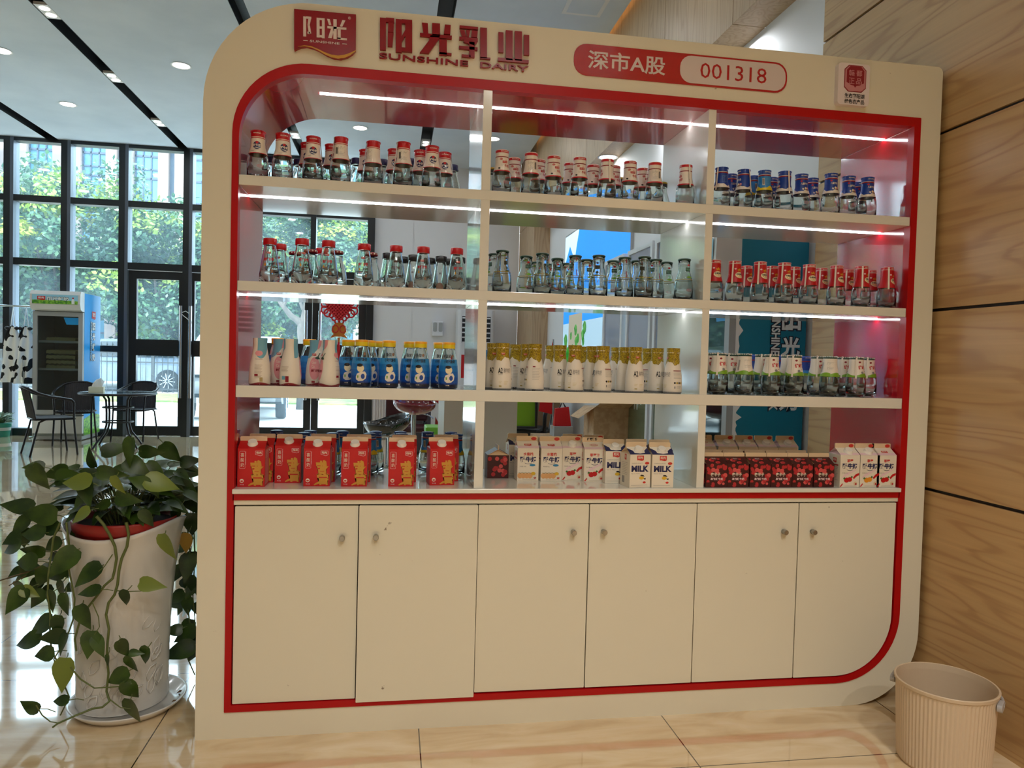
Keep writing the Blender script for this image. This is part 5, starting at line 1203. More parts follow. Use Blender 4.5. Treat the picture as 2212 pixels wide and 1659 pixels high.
# display fridges
M_fw = mat('fridge white', (214, 216, 216), 0.35); M_fgrey = mat('fridge grey', (160, 164, 166), 0.4); M_fin_ = mat('fridge inside', (150, 160, 160), 0.5)
M_sky1 = mat('print sky blue', (30, 150, 222), 0.35); M_grass = speckle(mat('print grass', (90, 160, 50), 0.4), (60, 130, 40), (140, 196, 60), 30, 0.4, 0.6); M_skyl = mat('print pale sky', (150, 206, 230), 0.4)
M_tealp = mat('print teal', (12, 120, 150), 0.4); M_fglass = glassy('fridge glass', (0.62, 0.68, 0.68), (0.45, 0.5, 0.5), 0.06, 0.2)
M_tray = mat('pulp egg tray', (206, 190, 132), 0.8); M_prw = mat('print white', (236, 240, 240), 0.4); M_prn = mat('print navy edge', (14, 24, 50), 0.4)
def fridge(name, w, d, h, sidem, label, sz=.125, header=.27, top=1.7, pitch=1.35, yc=.56):
    """front at y=0 facing -y, body behind; side print on +x and -x"""
    t = tag(empty(name), label, 'fridge'); hd = h-header
    b_ = MB()
    for (x0, x1, y0, y1, z0, z1) in ((0, .035, .06, d, .06, hd), (w-.035, w, .06, d, .06, hd), (.035, w-.035, d-.04, d, .06, hd), (.035, w-.035, .06, d-.04, .06, .36), (.035, w-.035, .06, d-.04, hd-.03, hd)): b_.box(x0, x1, y0, y1, z0, z1, M_fin_)
    b_.box(0, w, .06, d, hd, h-.01, M_fw); b_.box(.0, w, .012, .0595, .10, .34, M_fw); b_.box(.02, w-.02, .05, d, .012, .06, M_fgrey); b_.build('fridge_body', t)
    for k in (0, 1): MB().box(.05+(w-.16)*k, .11+(w-.16)*k, .08, .14, .0, .013, M_fgrey).build('foot', t)
    f = MB(); q = [(.0, 0), (-.06, .02), (-.085, .10), (-.08, header-.05), (-.05, header), (.06, header), (.06, 0)]
    f.prism([(0, y, hd+z) for y, z in q], (w, 0, 0), M_fw); hdr = f.build('header', t)
    p = MB(); P = lambda x, z: Vector((x, -.0875+(.0 if .1 < z < header-.05 else 0), hd+z)); z0, z1 = .09, header-.055
    p.poly([P(.03, z0), P(w-.03, z0), P(w-.03, z1), P(.03, z1)], M_skyl); p.poly([P(.03, z0)+Vector((0, -.001, 0)), P(w-.03, z0)+Vector((0, -.001, 0)), P(w-.03, z0+.045)+Vector((0, -.001, 0)), P(w*.5, z0+.055)+Vector((0, -.001, 0)), P(.03, z0+.05)+Vector((0, -.001, 0))], M_grass)
    P2 = lambda e: (lambda x, z: P(x, z)+Vector((0, -e, 0)))
    logo(p, P2(.002), P2(.003), w*.15, z0+.045, w*.16, .058, K['red'], M_prw); text(p, '阳光鲜奶', M_prn, P2(.002), w*.34, z0+.042, w*.44, .058, .07); text(p, '阳光鲜奶', M_prw, P2(.003), w*.345, z0+.046, w*.43, .050, .025)
    shp(p, P2(.002), [(w*.83, z0+.005), (w*.89, z0+.005), (w*.89, z0+.05), (w*.872, z0+.075), (w*.848, z0+.075), (w*.83, z0+.05)], M_prw); shp(p, P2(.003), [(w*.845, z0+.075), (w*.876, z0+.075), (w*.876, z0+.095), (w*.845, z0+.095)], K['red']); p.build('header_print', hdr)
    dr_ = MB(); z0, z1 = .36, hd-.01
    for (x0, x1, a, c) in ((0, .055, z0, z1), (w-.055, w, z0, z1), (.055, w-.055, z0, z0+.06), (.055, w-.055, z1-.06, z1)): dr_.box(x0, x1, .005, .055, a, c, M_fgrey)
    D_ = dr_.build('door', t); MB().box(.05, w-.05, .028, .034, z0+.05, z1-.05, M_fglass).build('glass_pane', D_)
    stk_ = MB().poly([(w*.60, .026, z1-.075), (w-.06, .026, z1-.075), (w-.06, .026, z1-.17), (w*.66, .026, z1-.17)], M_sky1); stk_.build('door_sticker', D_)
    shz = [z0+.62+.0, z0+.62+.38] if h > 1.9 else [z0+.5, z0+.85]
    for z in shz:
        s = MB()
        for k in range(22): s.tube([(.045+(w-.09)*k/21, .08, z), (.045+(w-.09)*k/21, d-.06, z)], .0025, M_fw, 4)
        s.box(.037, w-.037, .072, .078, z-.014, z+.016, M_fw); s.build('wire_shelf', t)
    for sg, x in ((1, w), (-1, 0)):
        sp = MB(); e = .002
        def PS(y, z, o=0.0): return Vector((x+sg*(.001+o), y, z))
        sp.add([PS(.06, .07), PS(d, .07), PS(d, h-.012), PS(.06, h-.012)], [(0, 1, 2, 3)], sidem)
        sp.add([PS(.06, .07, e), PS(d, .07, e), PS(d, .32, e), PS(d*.6, .36, e), PS(.06, .30, e)], [(0, 1, 2, 3, 4)], M_grass if sidem is M_sky1 else K['dred'])
        fl = (lambda y: y) if sg > 0 else (lambda y: .06+d-y)
        cx = .06+(d-.06)*yc
        QP = lambda o: (lambda a, z: PS(fl(cx)+(a if sg > 0 else -a), z, o))
        logo(sp, QP(e*1.5), QP(e*2.5), -sz*.62, top, sz*1.25, sz*1.1, K['red'], M_prw)
        for i, ch in enumerate('阳光鲜奶'):
            z = top-sz*pitch*(i+1); text(sp, ch, M_prn, QP(e*1.5), -sz*.56, z-.006, sz*1.12, sz*1.1, .09); text(sp, ch, M_prw, QP(e*2.5), -sz*.5, z, sz, sz, .035)
        QV = lambda o: (lambda a, z: QP(o)(-sz*1.0+z, top-.03-a))
        text(sp, 'SUNSHINE FRESH MILK', M_prn, QV(e*1.5), -.004, -.010, sz*pitch*4-.02, .062 if sidem is M_tealp else .040, .12); text(sp, 'SUNSHINE FRESH MILK', M_prw, QV(e*2.5), 0, -.004, sz*pitch*4-.03, .050 if sidem is M_tealp else .030, .03)
        sp.build('side_print', t, fix=False)
    return t, shz
F1, shz = fridge('display_fridge', .63, .62, 2.05, M_sky1, 'tall glass-door display fridge with bright blue side print by the window', .105, .27, 1.69, 1.4)
F1.location = (-4.235, 8.46, 0)
def egg_tray(x, y, z, label, w=.37, d=.36):
    m = MB(); nx, ny = 24, 20; vs = []
    for j in range(ny+1):
        for i in range(nx+1): vs.append((w*(i/nx-.5), d*(j/ny-.5), .045+.022*sin(2*pi*i/4)*sin(2*pi*j/4)))
    m.add(vs, [(j*(nx+1)+i, j*(nx+1)+i+1, (j+1)*(nx+1)+i+1, (j+1)*(nx+1)+i) for j in range(ny) for i in range(nx)], M_tray)
    ed = [(w*(i/nx-.5), -d/2, .0+.012*abs(sin(2*pi*i/8+pi/4))) for i in range(nx+1)]
    m.add(ed+[(w*(i/nx-.5), -d/2, .045+.022*sin(2*pi*i/4)*0+.012*abs(sin(2*pi*i/8))) for i in range(nx+1)], [(i, i+1, nx+2+i, nx+1+i) for i in range(nx)], M_tray)
    for sx in (-1, 1): m.add([(sx*w/2, -d/2, .005), (sx*w/2, d/2, .005), (sx*w/2, d/2, .045), (sx*w/2, -d/2, .045)], [(0, 1, 2, 3)], M_tray)
    m.add([(-w/2, -d/2, .005), (w/2, -d/2, .005), (w/2, d/2, .005), (-w/2, d/2, .005)], [(0, 1, 2, 3)], M_tray)
    return tag(m.build('egg_tray', None, (x, y, z)), label, 'egg tray', 'egg trays in the blue fridge')
fx, fy = -4.235+.315, 8.46+.28
egg_tray(fx, fy, shz[1]+.002, 'pulp egg tray alone on the top rack of the blue fridge')
for k, nm in enumerate(('bottom', 'second', 'third', 'topmost')): egg_tray(fx, fy, shz[0]+.002+.069*k, 'pulp egg tray, %s of the stack on the lower rack of the fridge' % nm)
F2, _ = fridge('display_fridge', .60, .44, 1.99, M_tealp, 'teal-sided display fridge against the white wall behind the cabinet', .108, .30, 1.61, 1.33, .77)
F2.rotation_euler = (0, 0, -pi/2); F2.location = (2.345, 1.745, 0)
# peeling white film at the front edge of that side
pf = MB(); rg = random.Random(4); z = .55
while z < 1.6:
    hh = rg.uniform(.03, .10); ww = rg.uniform(.004, .035); pf.poly([(2.40, 1.142, z), (2.402+ww, 1.141, z+hh*.5), (2.40, 1.142, z+hh)], M_prw); z += hh
pf.box(2.385, 2.402, 1.1405, 1.1435, .5, 1.62, M_prw)
pfo = pf.build('peeling_film'); pfo.parent = F2; pfo.matrix_parent_inverse = (Matrix.Translation(F2.location) @ Matrix.Rotation(-pi/2, 4, 'Z')).inverted()

# garment rail with two cow-print aprons
rk = tag(empty('garment_rail', (-4.75, 8.86, 0)), 'steel garment rail by the window beside the fridge', 'rail')
MB().tube([(-.75, 0, 1.85), (.36, 0, 1.85)], .013, M_steel).build('rail_bar', rk)
for x in (-.74, .35): MB().tube([(x, 0, .0), (x, 0, 1.85)], .012, M_steel).tube([(x, -.12, .012), (x, .2, .012)], .012, M_steel).build('upright', rk)
M_cow = mat('cow print cloth', (235, 235, 232), 0.8)
n, l, b = nodes(M_cow); tc = n.new('ShaderNodeTexCoord'); ns = n.new('ShaderNodeTexNoise'); ns.inputs['Scale'].default_value = 8.5; ns.inputs['Detail'].default_value = 0.6
cr = n.new('ShaderNodeValToRGB'); cr.color_ramp.interpolation = 'CONSTANT'; cr.color_ramp.elements[0].color = lin((236, 236, 233))+(1,); cr.color_ramp.elements[1].position = .55; cr.color_ramp.elements[1].color = lin((18, 18, 20))+(1,)
l.new(tc.outputs['Object'], ns.inputs['Vector']); l.new(ns.outputs['Fac'], cr.inputs[0]); l.new(cr.outputs[0], b.inputs['Base Color'])
def apron(x, top, label, sc=1.0, y=8.86):
    t = tag(empty('apron', (x, y, top)), label, 'apron', 'cow print aprons on the rail'); c = MB(); N, Mz = 16, 14
    vs = []
    for j in range(Mz+1):
        z = -.04-.80*j/Mz*sc; w = (.045+.075*min(1, j/4.5)+.035*max(0, (j-5)/9))*sc if j else .03
        for i in range(N+1):
            u = -1+2*i/N; vs.append((w*u, .03*sin(u*7+j*.3)*(.3+j/Mz)*.9-.02, z-.02*abs(u)*(j < 2)))
    for off in (0, .004): c.add([(a, y_+off, z) for a, y_, z in vs], [(j*(N+1)+i, j*(N+1)+i+1, (j+1)*(N+1)+i+1, (j+1)*(N+1)+i) for j in range(Mz) for i in range(N)], M_cow, True)
    c.build('cloth', t); MB().tube([(-.03, 0, -.05), (-.012, 0, .12), (0, 0, .235), (.012, 0, .12), (.03, 0, -.05)], .006, M_prw, 6).build('neck_strap', t)
    for s_ in (-1, 1): MB().lathe([(-.028, .002), (-.01, .03), (.012, .03), (.03, .004)], M_ink, 10, (s_*.062, -.03, -.08)).build('cow_ear', t)
    return t
a1 = apron(at(28, 760, y=8.86).x, 1.615, 'cow print apron hanging alone on the rail'); a2 = apron(at(62, 700, y=8.93).x, 1.615, 'cow print apron half hidden behind the fridge', 1.02)
# small potted plant on the floor
q = at(20, 940, z=0); gp = tag(empty('potted_plant', (q.x, 8.93, 0)), 'small leafy plant in a green pot on the floor by the window', 'plant')
MB().lathe([(0, .085), (.17, .115), (.19, .122), (.20, .118), (.17, .108)], mat('green plastic', (0, 110, 96), 0.4), 24).disc(.17, .108, M_soil, 24).disc(0, .085, MATS['green plastic'], 24).build('pot', gp)
MB().lathe([(.09, .1025), (.135, .1098)], M_fgrey, 24).build('pot_band', gp)
fl_ = MB(); rg = random.Random(6); lf_, lf = lf, fl_
for i in range(70):
    a = rg.uniform(0, 2*pi); e_ = rg.uniform(.1, 1.2); p = Vector((.09*cos(a)*rg.random(), .09*sin(a)*rg.random(), .18+rg.random()*.13)); d = Vector((cos(a)*cos(e_), sin(a)*cos(e_), sin(e_)))*.08
    leaf(p, d, Vector((0, -.5, 1)), .08, .05, mat('grey green leaf', (110, 130, 100), 0.5), .2, .3)
fl_.build('foliage', gp)
lf = lf_
# wire looped round the door pulls
tag(MB().tube([at(u, v, y=9.08) for u, v in ((391, 676), (401, 672), (412, 680), (414, 700), (404, 688), (396, 682))], .006, M_prw, 6, True).build('cable_loop'), 'white cable looped around the glass door pull bars', 'cable')

# ------------------------------------------------------------------ things seen through the shelves
M_knot = mat('red silk cord', (190, 14, 26), 0.45); M_gold2 = mat('gold foil', (190, 110, 40), 0.4, 0.4)
kx, ky = -.205, 9.02
kn = tag(empty('chinese_knot', (kx, ky, 1.80)), 'large red knot ornament with tassel hung on the glass door', 'ornament')
kb = MB(); A_, Hk = .20, .21
kb.prism([(0, 0, 2*Hk), (A_, 0, Hk), (0, 0, 0), (-A_, 0, Hk)], (0, .05, 0), M_knot)
for i in range(9):
    t = i/8
    for s_ in (1, -1): kb.tube([(s_*A_*t, -.012, Hk*t), (s_*A_*(t-.5), -.012, Hk*(t+.5)), (s_*A_*(t-1), -.012, Hk*(t+1))], .011, M_knot, 6)
for i in range(5):
    t = (i+.35)/4.6
    for s_ in (1, -1):
        for up_ in (0, 1):
            c = Vector((s_*A_*t, .02, Hk*t if not up_ else 2*Hk-Hk*t)); o_ = Vector((s_*.7, 0, .8 if up_ else -.8)).normalized(); r_ = .038 if i < 3 else .062
            kb.tube([c+o_*(r_*.75)+Vector((s_*cos(g)*r_*.8, 0, sin(g)*r_*.9)) for g in [2*pi*k/14 for k in range(14)]], .014, M_knot, 6, True)
kb.tube([(0, .02, 2*Hk), (0, .02, 2*Hk+.14)], .008, M_knot, 6); kb.build('knot_body', kn)
eb = MB()
for s_ in (1, -1): eb.prism([(s_*x, -.01, z) for x, z in ((.0, -.02), (.05, -.03), (.10, -.08), (.11, -.16), (.08, -.2), (.13, -.26), (.04, -.235), (.0, -.24))], (0, .03, 0), M_gold2); eb.tube([(s_*(.055+.045*cos(g)), -.014, -.12+.055*sin(g)) for g in [2*pi*k/12 for k in range(12)]], .008, M_knot, 5, True)
eb.build('fish_pendant', kn)
ts = MB(); 
for i in range(26):
    a = i*2.4; r_ = .028*sqrt(i/26); ts.tube([(r_*cos(a)*.5, r_*sin(a)*.5, -.30), (r_*cos(a), r_*sin(a), -.86)], .0055, M_knot, 4)
ts.cyl(-.32, -.25, .02, M_gold2, 12); ts.build('tassel', kn)
# air conditioner, soap dispenser
ac = tag(empty('air_conditioner', (1.87, 8.98, 0)), 'tall white floor-standing air conditioner with dark louvres', 'air conditioner')
M_acw = mat('appliance white', (220, 222, 226), 0.35)
c = MB(); q = rrect(-.29, .29, -.19, .19, .07, 5); c.prism([(x, y, 0) for x, y in q], (0, 0, 2.03), M_acw); c.build('cabinet_body', ac)
lv = MB().box(-.22, .22, -.196, -.188, 1.52, 1.93, M_ink); 
for k in range(6): lv.box(-.215, .215, -.205, -.19, 1.52+.075*k, 1.54+.075*k, M_acw)
lv.build('louvre_grille', ac); MB().box(-.22, -.02, -.1925, -.19, .98, 1.34, K['red']).box(.02, .2, -.1925, -.19, 1.2, 1.42, K['blu']).build('sticker', ac)
dp = tag(empty('soap_dispenser', (1.30, YW, 1.62)), 'white wall soap dispenser with two grey windows', 'dispenser')
MB().box(-.085, .085, -.09, 0, 0, .235, M_acw).build('dispenser_body', dp, bevel=.012); MB().prism([(x, -.0935, z) for x, z in rrect(-.075, -.012, .07, .215, .02)], (0, .006, 0), M_fgrey).prism([(x, -.0935, z) for x, z in rrect(.012, .075, .07, .215, .02)], (0, .006, 0), M_fgrey).build('level_window', dp)
# bar stools
M_chrome = mat('chrome', (205, 205, 208), 0.12, 1.0)
def stool(x, y, h, m, label, tilt, rz, rise=.17):
    t = tag(empty('bar_stool', (x, y, 0), rz), label, 'stool', 'bar stools behind the cabinet')
    MB().lathe([(0, .20), (.012, .20), (.03, .05), (.04, .03)], M_chrome, 28).disc(0, .2, M_chrome, 28).build('base_plate', t)
    MB().cyl(.03, h-.07, .024, M_chrome, 14).build('post', t)
    MB().tube([(.13*cos(a), -.02+.13*sin(a), .30) for a in [2*pi*k/20 for k in range(20)]], .009, M_chrome, 6, True).tube([(0, 0, .30), (0, .11, .30)], .009, M_chrome, 6).build('footrest', t)
    MB().tube([(.03, 0, h-.08), (.15, -.03, h-.11), (.19, -.04, h-.14)], .006, M_chrome, 6).build('lift_lever', t)
    s = MB(); N, Kk = 28, 8; vs = []; R_ = Matrix.Translation((0, 0, h-.04)) @ Matrix.Rotation(tilt, 4, 'X')
    for layer in (0, 1):
        for j in range(Kk+1):
            f = j/Kk
            for i in range(N):
                a = 2*pi*i/N; r = .205*sin(f*pi/2); bk = max(0, sin(a))**1.5
                z = -.06+.075*(1-cos(f*pi/2))+(rise*bk*f**3)+.035*f**2; 
                v = Vector((r*cos(a)*(1-.03*layer), r*sin(a)*(1-.03*layer), z+.022*layer)); vs.append(R_ @ v)
    o_ = (Kk+1)*N; fs = []
    for layer in (0, 1):
        for j in range(Kk):
            for i in range(N): a = layer*o_+j*N+i; b2 = layer*o_+j*N+(i+1) % N; fs.append((a, b2, b2+N, a+N))
    fs += [(Kk*N+i, Kk*N+(i+1) % N, o_+Kk*N+(i+1) % N, o_+Kk*N+i) for i in range(N)]
    s.add(vs, fs, m, True); s.build('shell_seat', t); return t
stool(.82, 4.55, .83, mat('glossy dark red shell', (122, 16, 32), 0.12, coat=1.0), 'bar stool with glossy dark red shell seat on a chrome post', .1, pi*.15)
stool(.60, 4.05, .68, mat('glossy black shell', (12, 13, 16), 0.1, coat=1.0), 'low bar stool with glossy black tilted shell seat', -.36, pi*.62, .07)
# curtain, dark cabinet, sign board, lime crate
cu = MB(); N = 40
cu.add([(.32+.34*i/N, 9.05+.02*sin(i*1.3), z) for z in (.02, 1.1) for i in range(N+1)], [(i, i+1, N+2+i, N+1+i) for i in range(N)], mat('sheer white cloth', (214, 206, 206), 0.8), True)
tag(cu.build('cloth_cover', fix=False), 'rippled white cloth hanging by the door frame behind the stools', 'cloth')
M_dkc = mat('charcoal panel', (62, 58, 64), 0.5); M_mar = mat('maroon panel', (60, 12, 22), 0.4)
q = tag(empty('side_cabinet', (1.12, 7.2, 0)), 'charcoal low cabinet behind the bar stools', 'cabinet'); MB().box(-.22, .2, 0, .4, .04, .82, M_dkc).build('cabinet_box', q); MB().box(-.21, .19, -.012, 0, .06, .80, M_dkc).build('cabinet_door', q); MB().box(-.2, .18, .03, .37, 0, .04, M_ink).build('plinth', q)
q = tag(empty('folded_chair', (.80, 6.3, 0)), 'dark maroon padded chair behind the red stool', 'chair'); MB().box(-.26, .24, .0, .07, .52, 1.0, M_mar).build('backrest', q, bevel=.02); MB().box(-.25, .23, -.42, .0, .42, .49, M_mar).build('seat', q, bevel=.02)
for sx in (-.23, .2):
    for sy in (-.38, .03): MB().tube([(sx, sy, 0), (sx, sy, .54)], .014, M_tubeb).build('leg', q)
q = tag(empty('sign_board', (1.23, 6.0, 0)), 'white promotional board with red diagonal stripes', 'board'); MB().box(-.17, .14, 0, .03, .02, 1.05, M_acw).build('board_panel', q)
MB().add([(x, -.002, z) for x, z in ((-.15, .80), (-.06, .92), (.13, .66), (.13, .56))], [(0, 1, 2, 3)], K['dred']).add([(x, -.002, z) for x, z in ((-.12, .25), (-.12, .60), (.06, .25))], [(0, 1, 2)], K['dred']).build('printed_stripes', q); MB().box(-.17, -.12, -.12, .15, 0, .02, M_tubeb).box(.09, .14, -.12, .15, 0, .02, M_tubeb).build('foot', q)
q = tag(empty('lime_stool', (1.06, 3.5, 0)), 'lime green plastic step stool behind the lower shelf', 'stool'); MB().box(-.18, .17, -.14, .14, .66, .72, mat('lime plastic', (112, 184, 52), 0.4)).build('seat', q, bevel=.01)
for sx in (-.15, .14):
    for sy in (-.11, .11): MB().box(sx-.018, sx+.018, sy-.018, sy+.018, 0, .66, MATS['lime plastic']).build('leg', q)
# office chair, boxes and bags near the side wall
M_limeM = mat('lime mesh', (118, 164, 24), 0.7); M_oblk = mat('black nylon', (14, 14, 16), 0.4)
oc_ = tag(empty('office_chair', (2.05, 5.55, 0), radians(155)), 'black office chair with lime green mesh back', 'chair')
for k in range(5):
    a = 2*pi*k/5; MB().tube([(0, 0, .10), (.28*cos(a), .28*sin(a), .075)], .022, M_oblk).build('base_spoke', oc_); MB().lathe([(-.03, .012), (-.02, .028), (.02, .028), (.03, .012)], M_oblk, 12, (.29*cos(a), .29*sin(a), .031)).build('caster', oc_)
MB().cyl(.09, .46, .025, M_oblk, 12).build('gas_post', oc_); MB().box(-.25, .25, -.25, .24, .46, .54, M_oblk).build('seat', oc_, bevel=.03)
bk = MB(); vs = [(.22*u*(1-.1*v_*v_), .27+.03*v_-.05*u*u, .56+.52*v_) for v_ in [j/8 for j in range(9)] for u in [-1+.25*i for i in range(9)]]; bk.add(vs, [(9*j+i, 9*j+i+1, 9*j+i+10, 9*j+i+9) for j in range(8) for i in range(8)], M_limeM, True); bk.build('mesh_back', oc_, fix=False)
MB().tube([(.225*x, .275+.02*abs(z), .56+.52*z) for x, z in ((-1, 0), (-1, .5), (-.9, 1), (0, 1.03), (.9, 1), (1, .5), (1, 0), (0, -.02))], .017, M_oblk, 8, True).build('back_frame', oc_)
for sx in (-1, 1): MB().tube([(sx*.29, .16, .50), (sx*.30, .20, .68), (sx*.30, .12, .75), (sx*.30, -.12, .75), (sx*.30, -.2, .68), (sx*.29, -.10, .50)], [.02, .022, .03, .03, .022, .02], M_oblk, 8, True).build('armrest', oc_)
M_card = speckle(mat('brown cardboard', (186, 150, 112), 0.8), (176, 140, 102), (192, 158, 120), 20, 0.4, 0.6); M_cardd = mat('dark cardboard', (128, 96, 68), 0.8)
def cbox(name, x0, x1, y0, y1, z0, z1, m, label, cat='box', flaps=False):
    t = tag(empty(name, ((x0+x1)/2, (y0+y1)/2, z0)), label, cat); w, d, h = (x1-x0)/2, (y1-y0)/2, z1-z0
    MB().box(-w, w, -d, d, 0, h, m).build('box_body', t); MB().box(-w-.001, w+.001, -.025, .025, h*.72, h+.001, mat('packing tape', (170, 140, 96), 0.3)).build('tape', t)
    if flaps: MB().add([(-w, -d, h), (w, -d, h), (w+.02, -d-.16, h+.06), (-w+.02, -d-.16, h+.06)], [(0, 1, 2, 3)], m).add([(-w, -d, h), (-w, d, h), (-w-.14, d*.9, h-.10), (-w-.14, -d*.9, h-.10)], [(0, 1, 2, 3)], m).build('flap', t)
    return t
cbox('cardboard_box', 2.02, 2.42, 4.5, 4.9, 0, .53, M_card, 'brown cardboard box on the floor with a lower box beside it'); cbox('cardboard_box', 2.26, 2.50, 4.1, 4.42, 0, .50, M_card, 'low cardboard box in front of the taller brown box')
cbox('cardboard_box', 2.42, 2.76, 3.95, 4.3, 0, .86, M_card, 'tall open cardboard box with folded-out flaps by the display board', flaps=True)
cbox('cardboard_box', 2.05, 2.56, 5.9, 6.5, 0, .95, M_cardd, 'large dark brown cardboard box behind the office chair')
cbox('printed_box', 2.19, 2.38, 4.55, 4.75, .5312, .63, M_fgrey, 'grey printed box lying on the brown cardboard box')
bg = tag(empty('gift_bag', (2.29, 4.65, .6325)), 'bright red bag sitting on the grey printed box', 'bag'); MB().add([(-.085, -.04, 0), (.085, -.04, 0), (.085, .04, 0), (-.085, .04, 0), (-.075, -.02, .17), (.06, -.02, .19), (.06, .02, .19), (-.075, .02, .17)], [(0, 1, 5, 4), (1, 2, 6, 5), (2, 3, 7, 6), (3, 0, 4, 7), (0, 3, 2, 1), (4, 5, 6, 7)], K['red']).build('bag_body', bg); MB().tube([(-.03, 0, .178), (0, 0, .24), (.03, 0, .184)], .008, M_ink, 6).build('bag_handle', bg)
ff = tag(empty('feather_flag', (2.22, 5.0, 0)), 'slim red feather flag standing before the white wall', 'flag'); MB().tube([(.05, 0, 0), (.05, 0, 1.2), (.035, 0, 1.5)], .008, M_steel).build('pole', ff); MB().prism([(x, -.003, z) for x, z in ((-.10, .75), (.04, .72), (.045, 1.2), (.03, 1.49), (-.02, 1.25), (-.07, 1.0))], (0, .004, 0), K['red']).build('flag_cloth', ff); MB().cyl(0, .02, .15, M_tubeb, 20).build('base', ff)
# lit wall screen and the glazed poster boards on the side wall
M_scr = mat('screen blue', (20, 140, 238), 0.4, emit=0.85); M_scw = mat('screen white', (210, 236, 250), 0.4, emit=0.8); M_scg = speckle(mat('screen green', (60, 150, 60), 0.4), (40, 120, 46), (120, 200, 90), 14, 0.4, 0.6); M_scs = mat('screen pale blue', (170, 205, 226), 0.4, emit=0.7); M_scb = mat('screen stone', (176, 170, 150), 0.4, emit=0.5)
nodes(M_scg)[2].inputs['Emission Color'].default_value = lin((70, 170, 70))+(1,); nodes(M_scg)[2].inputs['Emission Strength'].default_value = .35
sw = tag(empty('wall_screen', (XWHT, 5.4, 0)), 'large lit wall picture with blue upper half and green campus view below', 'screen')
def SX(o): return lambda y, z: Vector((-.03-o, -y, z))   # y runs to the viewer's right on the wall
def scr_p(name, polys, m, o):
    s = MB()
    for p in polys: s.poly([SX(o)(y, z) for y, z in p], m)
    s.build(name, sw, fix=False)
y0, y1 = -1.4, 1.25
MB().box(-.03, 0, -1.25, 1.4, .9, 2.88, M_fgrey).build('screen_box', sw)
scr_p('blue_field', [[(y0, 1.75), (y1, 1.75), (y1, 2.86), (y0, 2.86)]], M_scr, .001)
scr_p('white_cloud', [[(y0, 2.5), (-1.15, 2.72), (-1.0, 2.6), (-.92, 2.2), (-.85, 2.6), (-.7, 2.86), (y0, 2.86)], [(-.95, 1.9), (-.9, 2.3), (-.82, 1.9)]], M_scw, .002)
scr_p('pale_ground', [[(y0, .92), (y1, .92), (y1, 1.75), (y0, 1.75)]], M_scs, .001)
scr_p('stone_building', [[(-1.1, 1.35), (-.45, 1.35), (-.45, 1.85), (-1.1, 1.85)]], M_scb, .002)
tr_ = []; rg = random.Random(9)
for i in range(60):
    cy_, cz = rg.uniform(y0+.1, y1-.12), rg.uniform(1.02, 1.68); 
    if -.1 < cy_ < .5 and cz > 1.2 or i % 5 == 0: continue
    r_ = rg.uniform(.05, .10); tr_.append([(cy_+r_*cos(g)*(1+.2*sin(5*g)), min(cz+r_*sin(g), 1.8)) for g in [2*pi*k/9 for k in range(9)]])
scr_p('tree_print', tr_, M_scg, .003); sw.children[-1]['kind'] = 'stuff'
sl = MB(); logo(sl, SX(.003), SX(.004), .0, 2.13, .10, .1, K['red'], M_scw); text(sl, '阳光乳业', M_scw, SX(.003), .12, 2.16, .5, .14, .03); sl.build('screen_lettering', sw, fix=False)
M_pglass = mat('glazed blue grey print', (146, 160, 184), 0.08, coat=1.0); M_pcow = mat('glazed meadow print', (92, 112, 88), 0.1, coat=1.0); M_alu = mat('white aluminium', (222, 226, 230), 0.35)
names = ['furthest glazed poster panel on the side wall, next to the lit picture', 'second glazed poster panel, seen beside the middle bay divider', 'third glazed poster panel behind the second divider', 'nearest glazed poster panel beside the teal fridge']
for k, (ya, yb) in enumerate(((4.20, 4.84), (3.42, 4.08), (2.72, 3.36), (1.98, 2.64))):
    pp = tag(empty('poster_panel', (2.75, (ya+yb)/2, 0)), names[k], 'poster panel', 'glazed poster panels on the side wall'); h2 = (yb-ya)/2
    f = MB()
    for a, c in ((-h2, -h2+.05), (h2-.05, h2)): f.box(-.02, .03, a, c, .02, 2.30, M_alu)
    for a, c in ((.02, .30), (2.26, 2.30)): f.box(-.02, .03, -h2+.05, h2-.05, a, c, M_alu)
    f.build('panel_frame', pp)
    g = MB(); X = -.005
    def Q(a, z, o=0.0): return (X-o, a, z)
    g.add([Q(-h2+.05, 1.28), Q(h2-.05, 1.28), Q(h2-.05, 2.26), Q(-h2+.05, 2.26)], [(0, 1, 2, 3)], M_pglass); g.add([Q(-h2+.05, .3), Q(h2-.05, .3), Q(h2-.05, 1.28), Q(-h2+.05, 1.28)], [(0, 1, 2, 3)], M_pcow)
    rg = random.Random(k)
    for i in range(3):
        a, z = rg.uniform(-.2, .15), rg.uniform(.85, 1.1); P = lambda q, w_: Q(a-q, z+w_, .001)
        g.poly([P(x, y) for x, y in ((0, .02), (.10, .03), (.13, .07), (.11, .09), (.02, .08))], M_alu); g.poly([Q(a-x, z+y, .0015) for x, y in ((.03, .03), (.07, .03), (.08, .07), (.04, .075))], M_ink)
        for x in (.015, .03, .085, .1): g.poly([P(x, .02), P(x+.008, .02), P(x+.008, -.05), P(x, -.05)], M_alu)
    g.build('poster_print', pp, fix=False)
    tx_ = MB(); QT = lambda o: (lambda a, z: Vector(Q(h2-.09-a, z, o)))
    text(tx_, '阳光乳业', M_alu, QT(.001), 0, 2.05, .44, .12, .03); tx_.build('poster_lettering', pp, fix=False)
    bs = MB().box(-.06, .08, -h2+.05, -h2+.09, 0, .02, M_alu).box(-.06, .08, h2-.09, h2-.05, 0, .02, M_alu); bs.build('foot', pp)

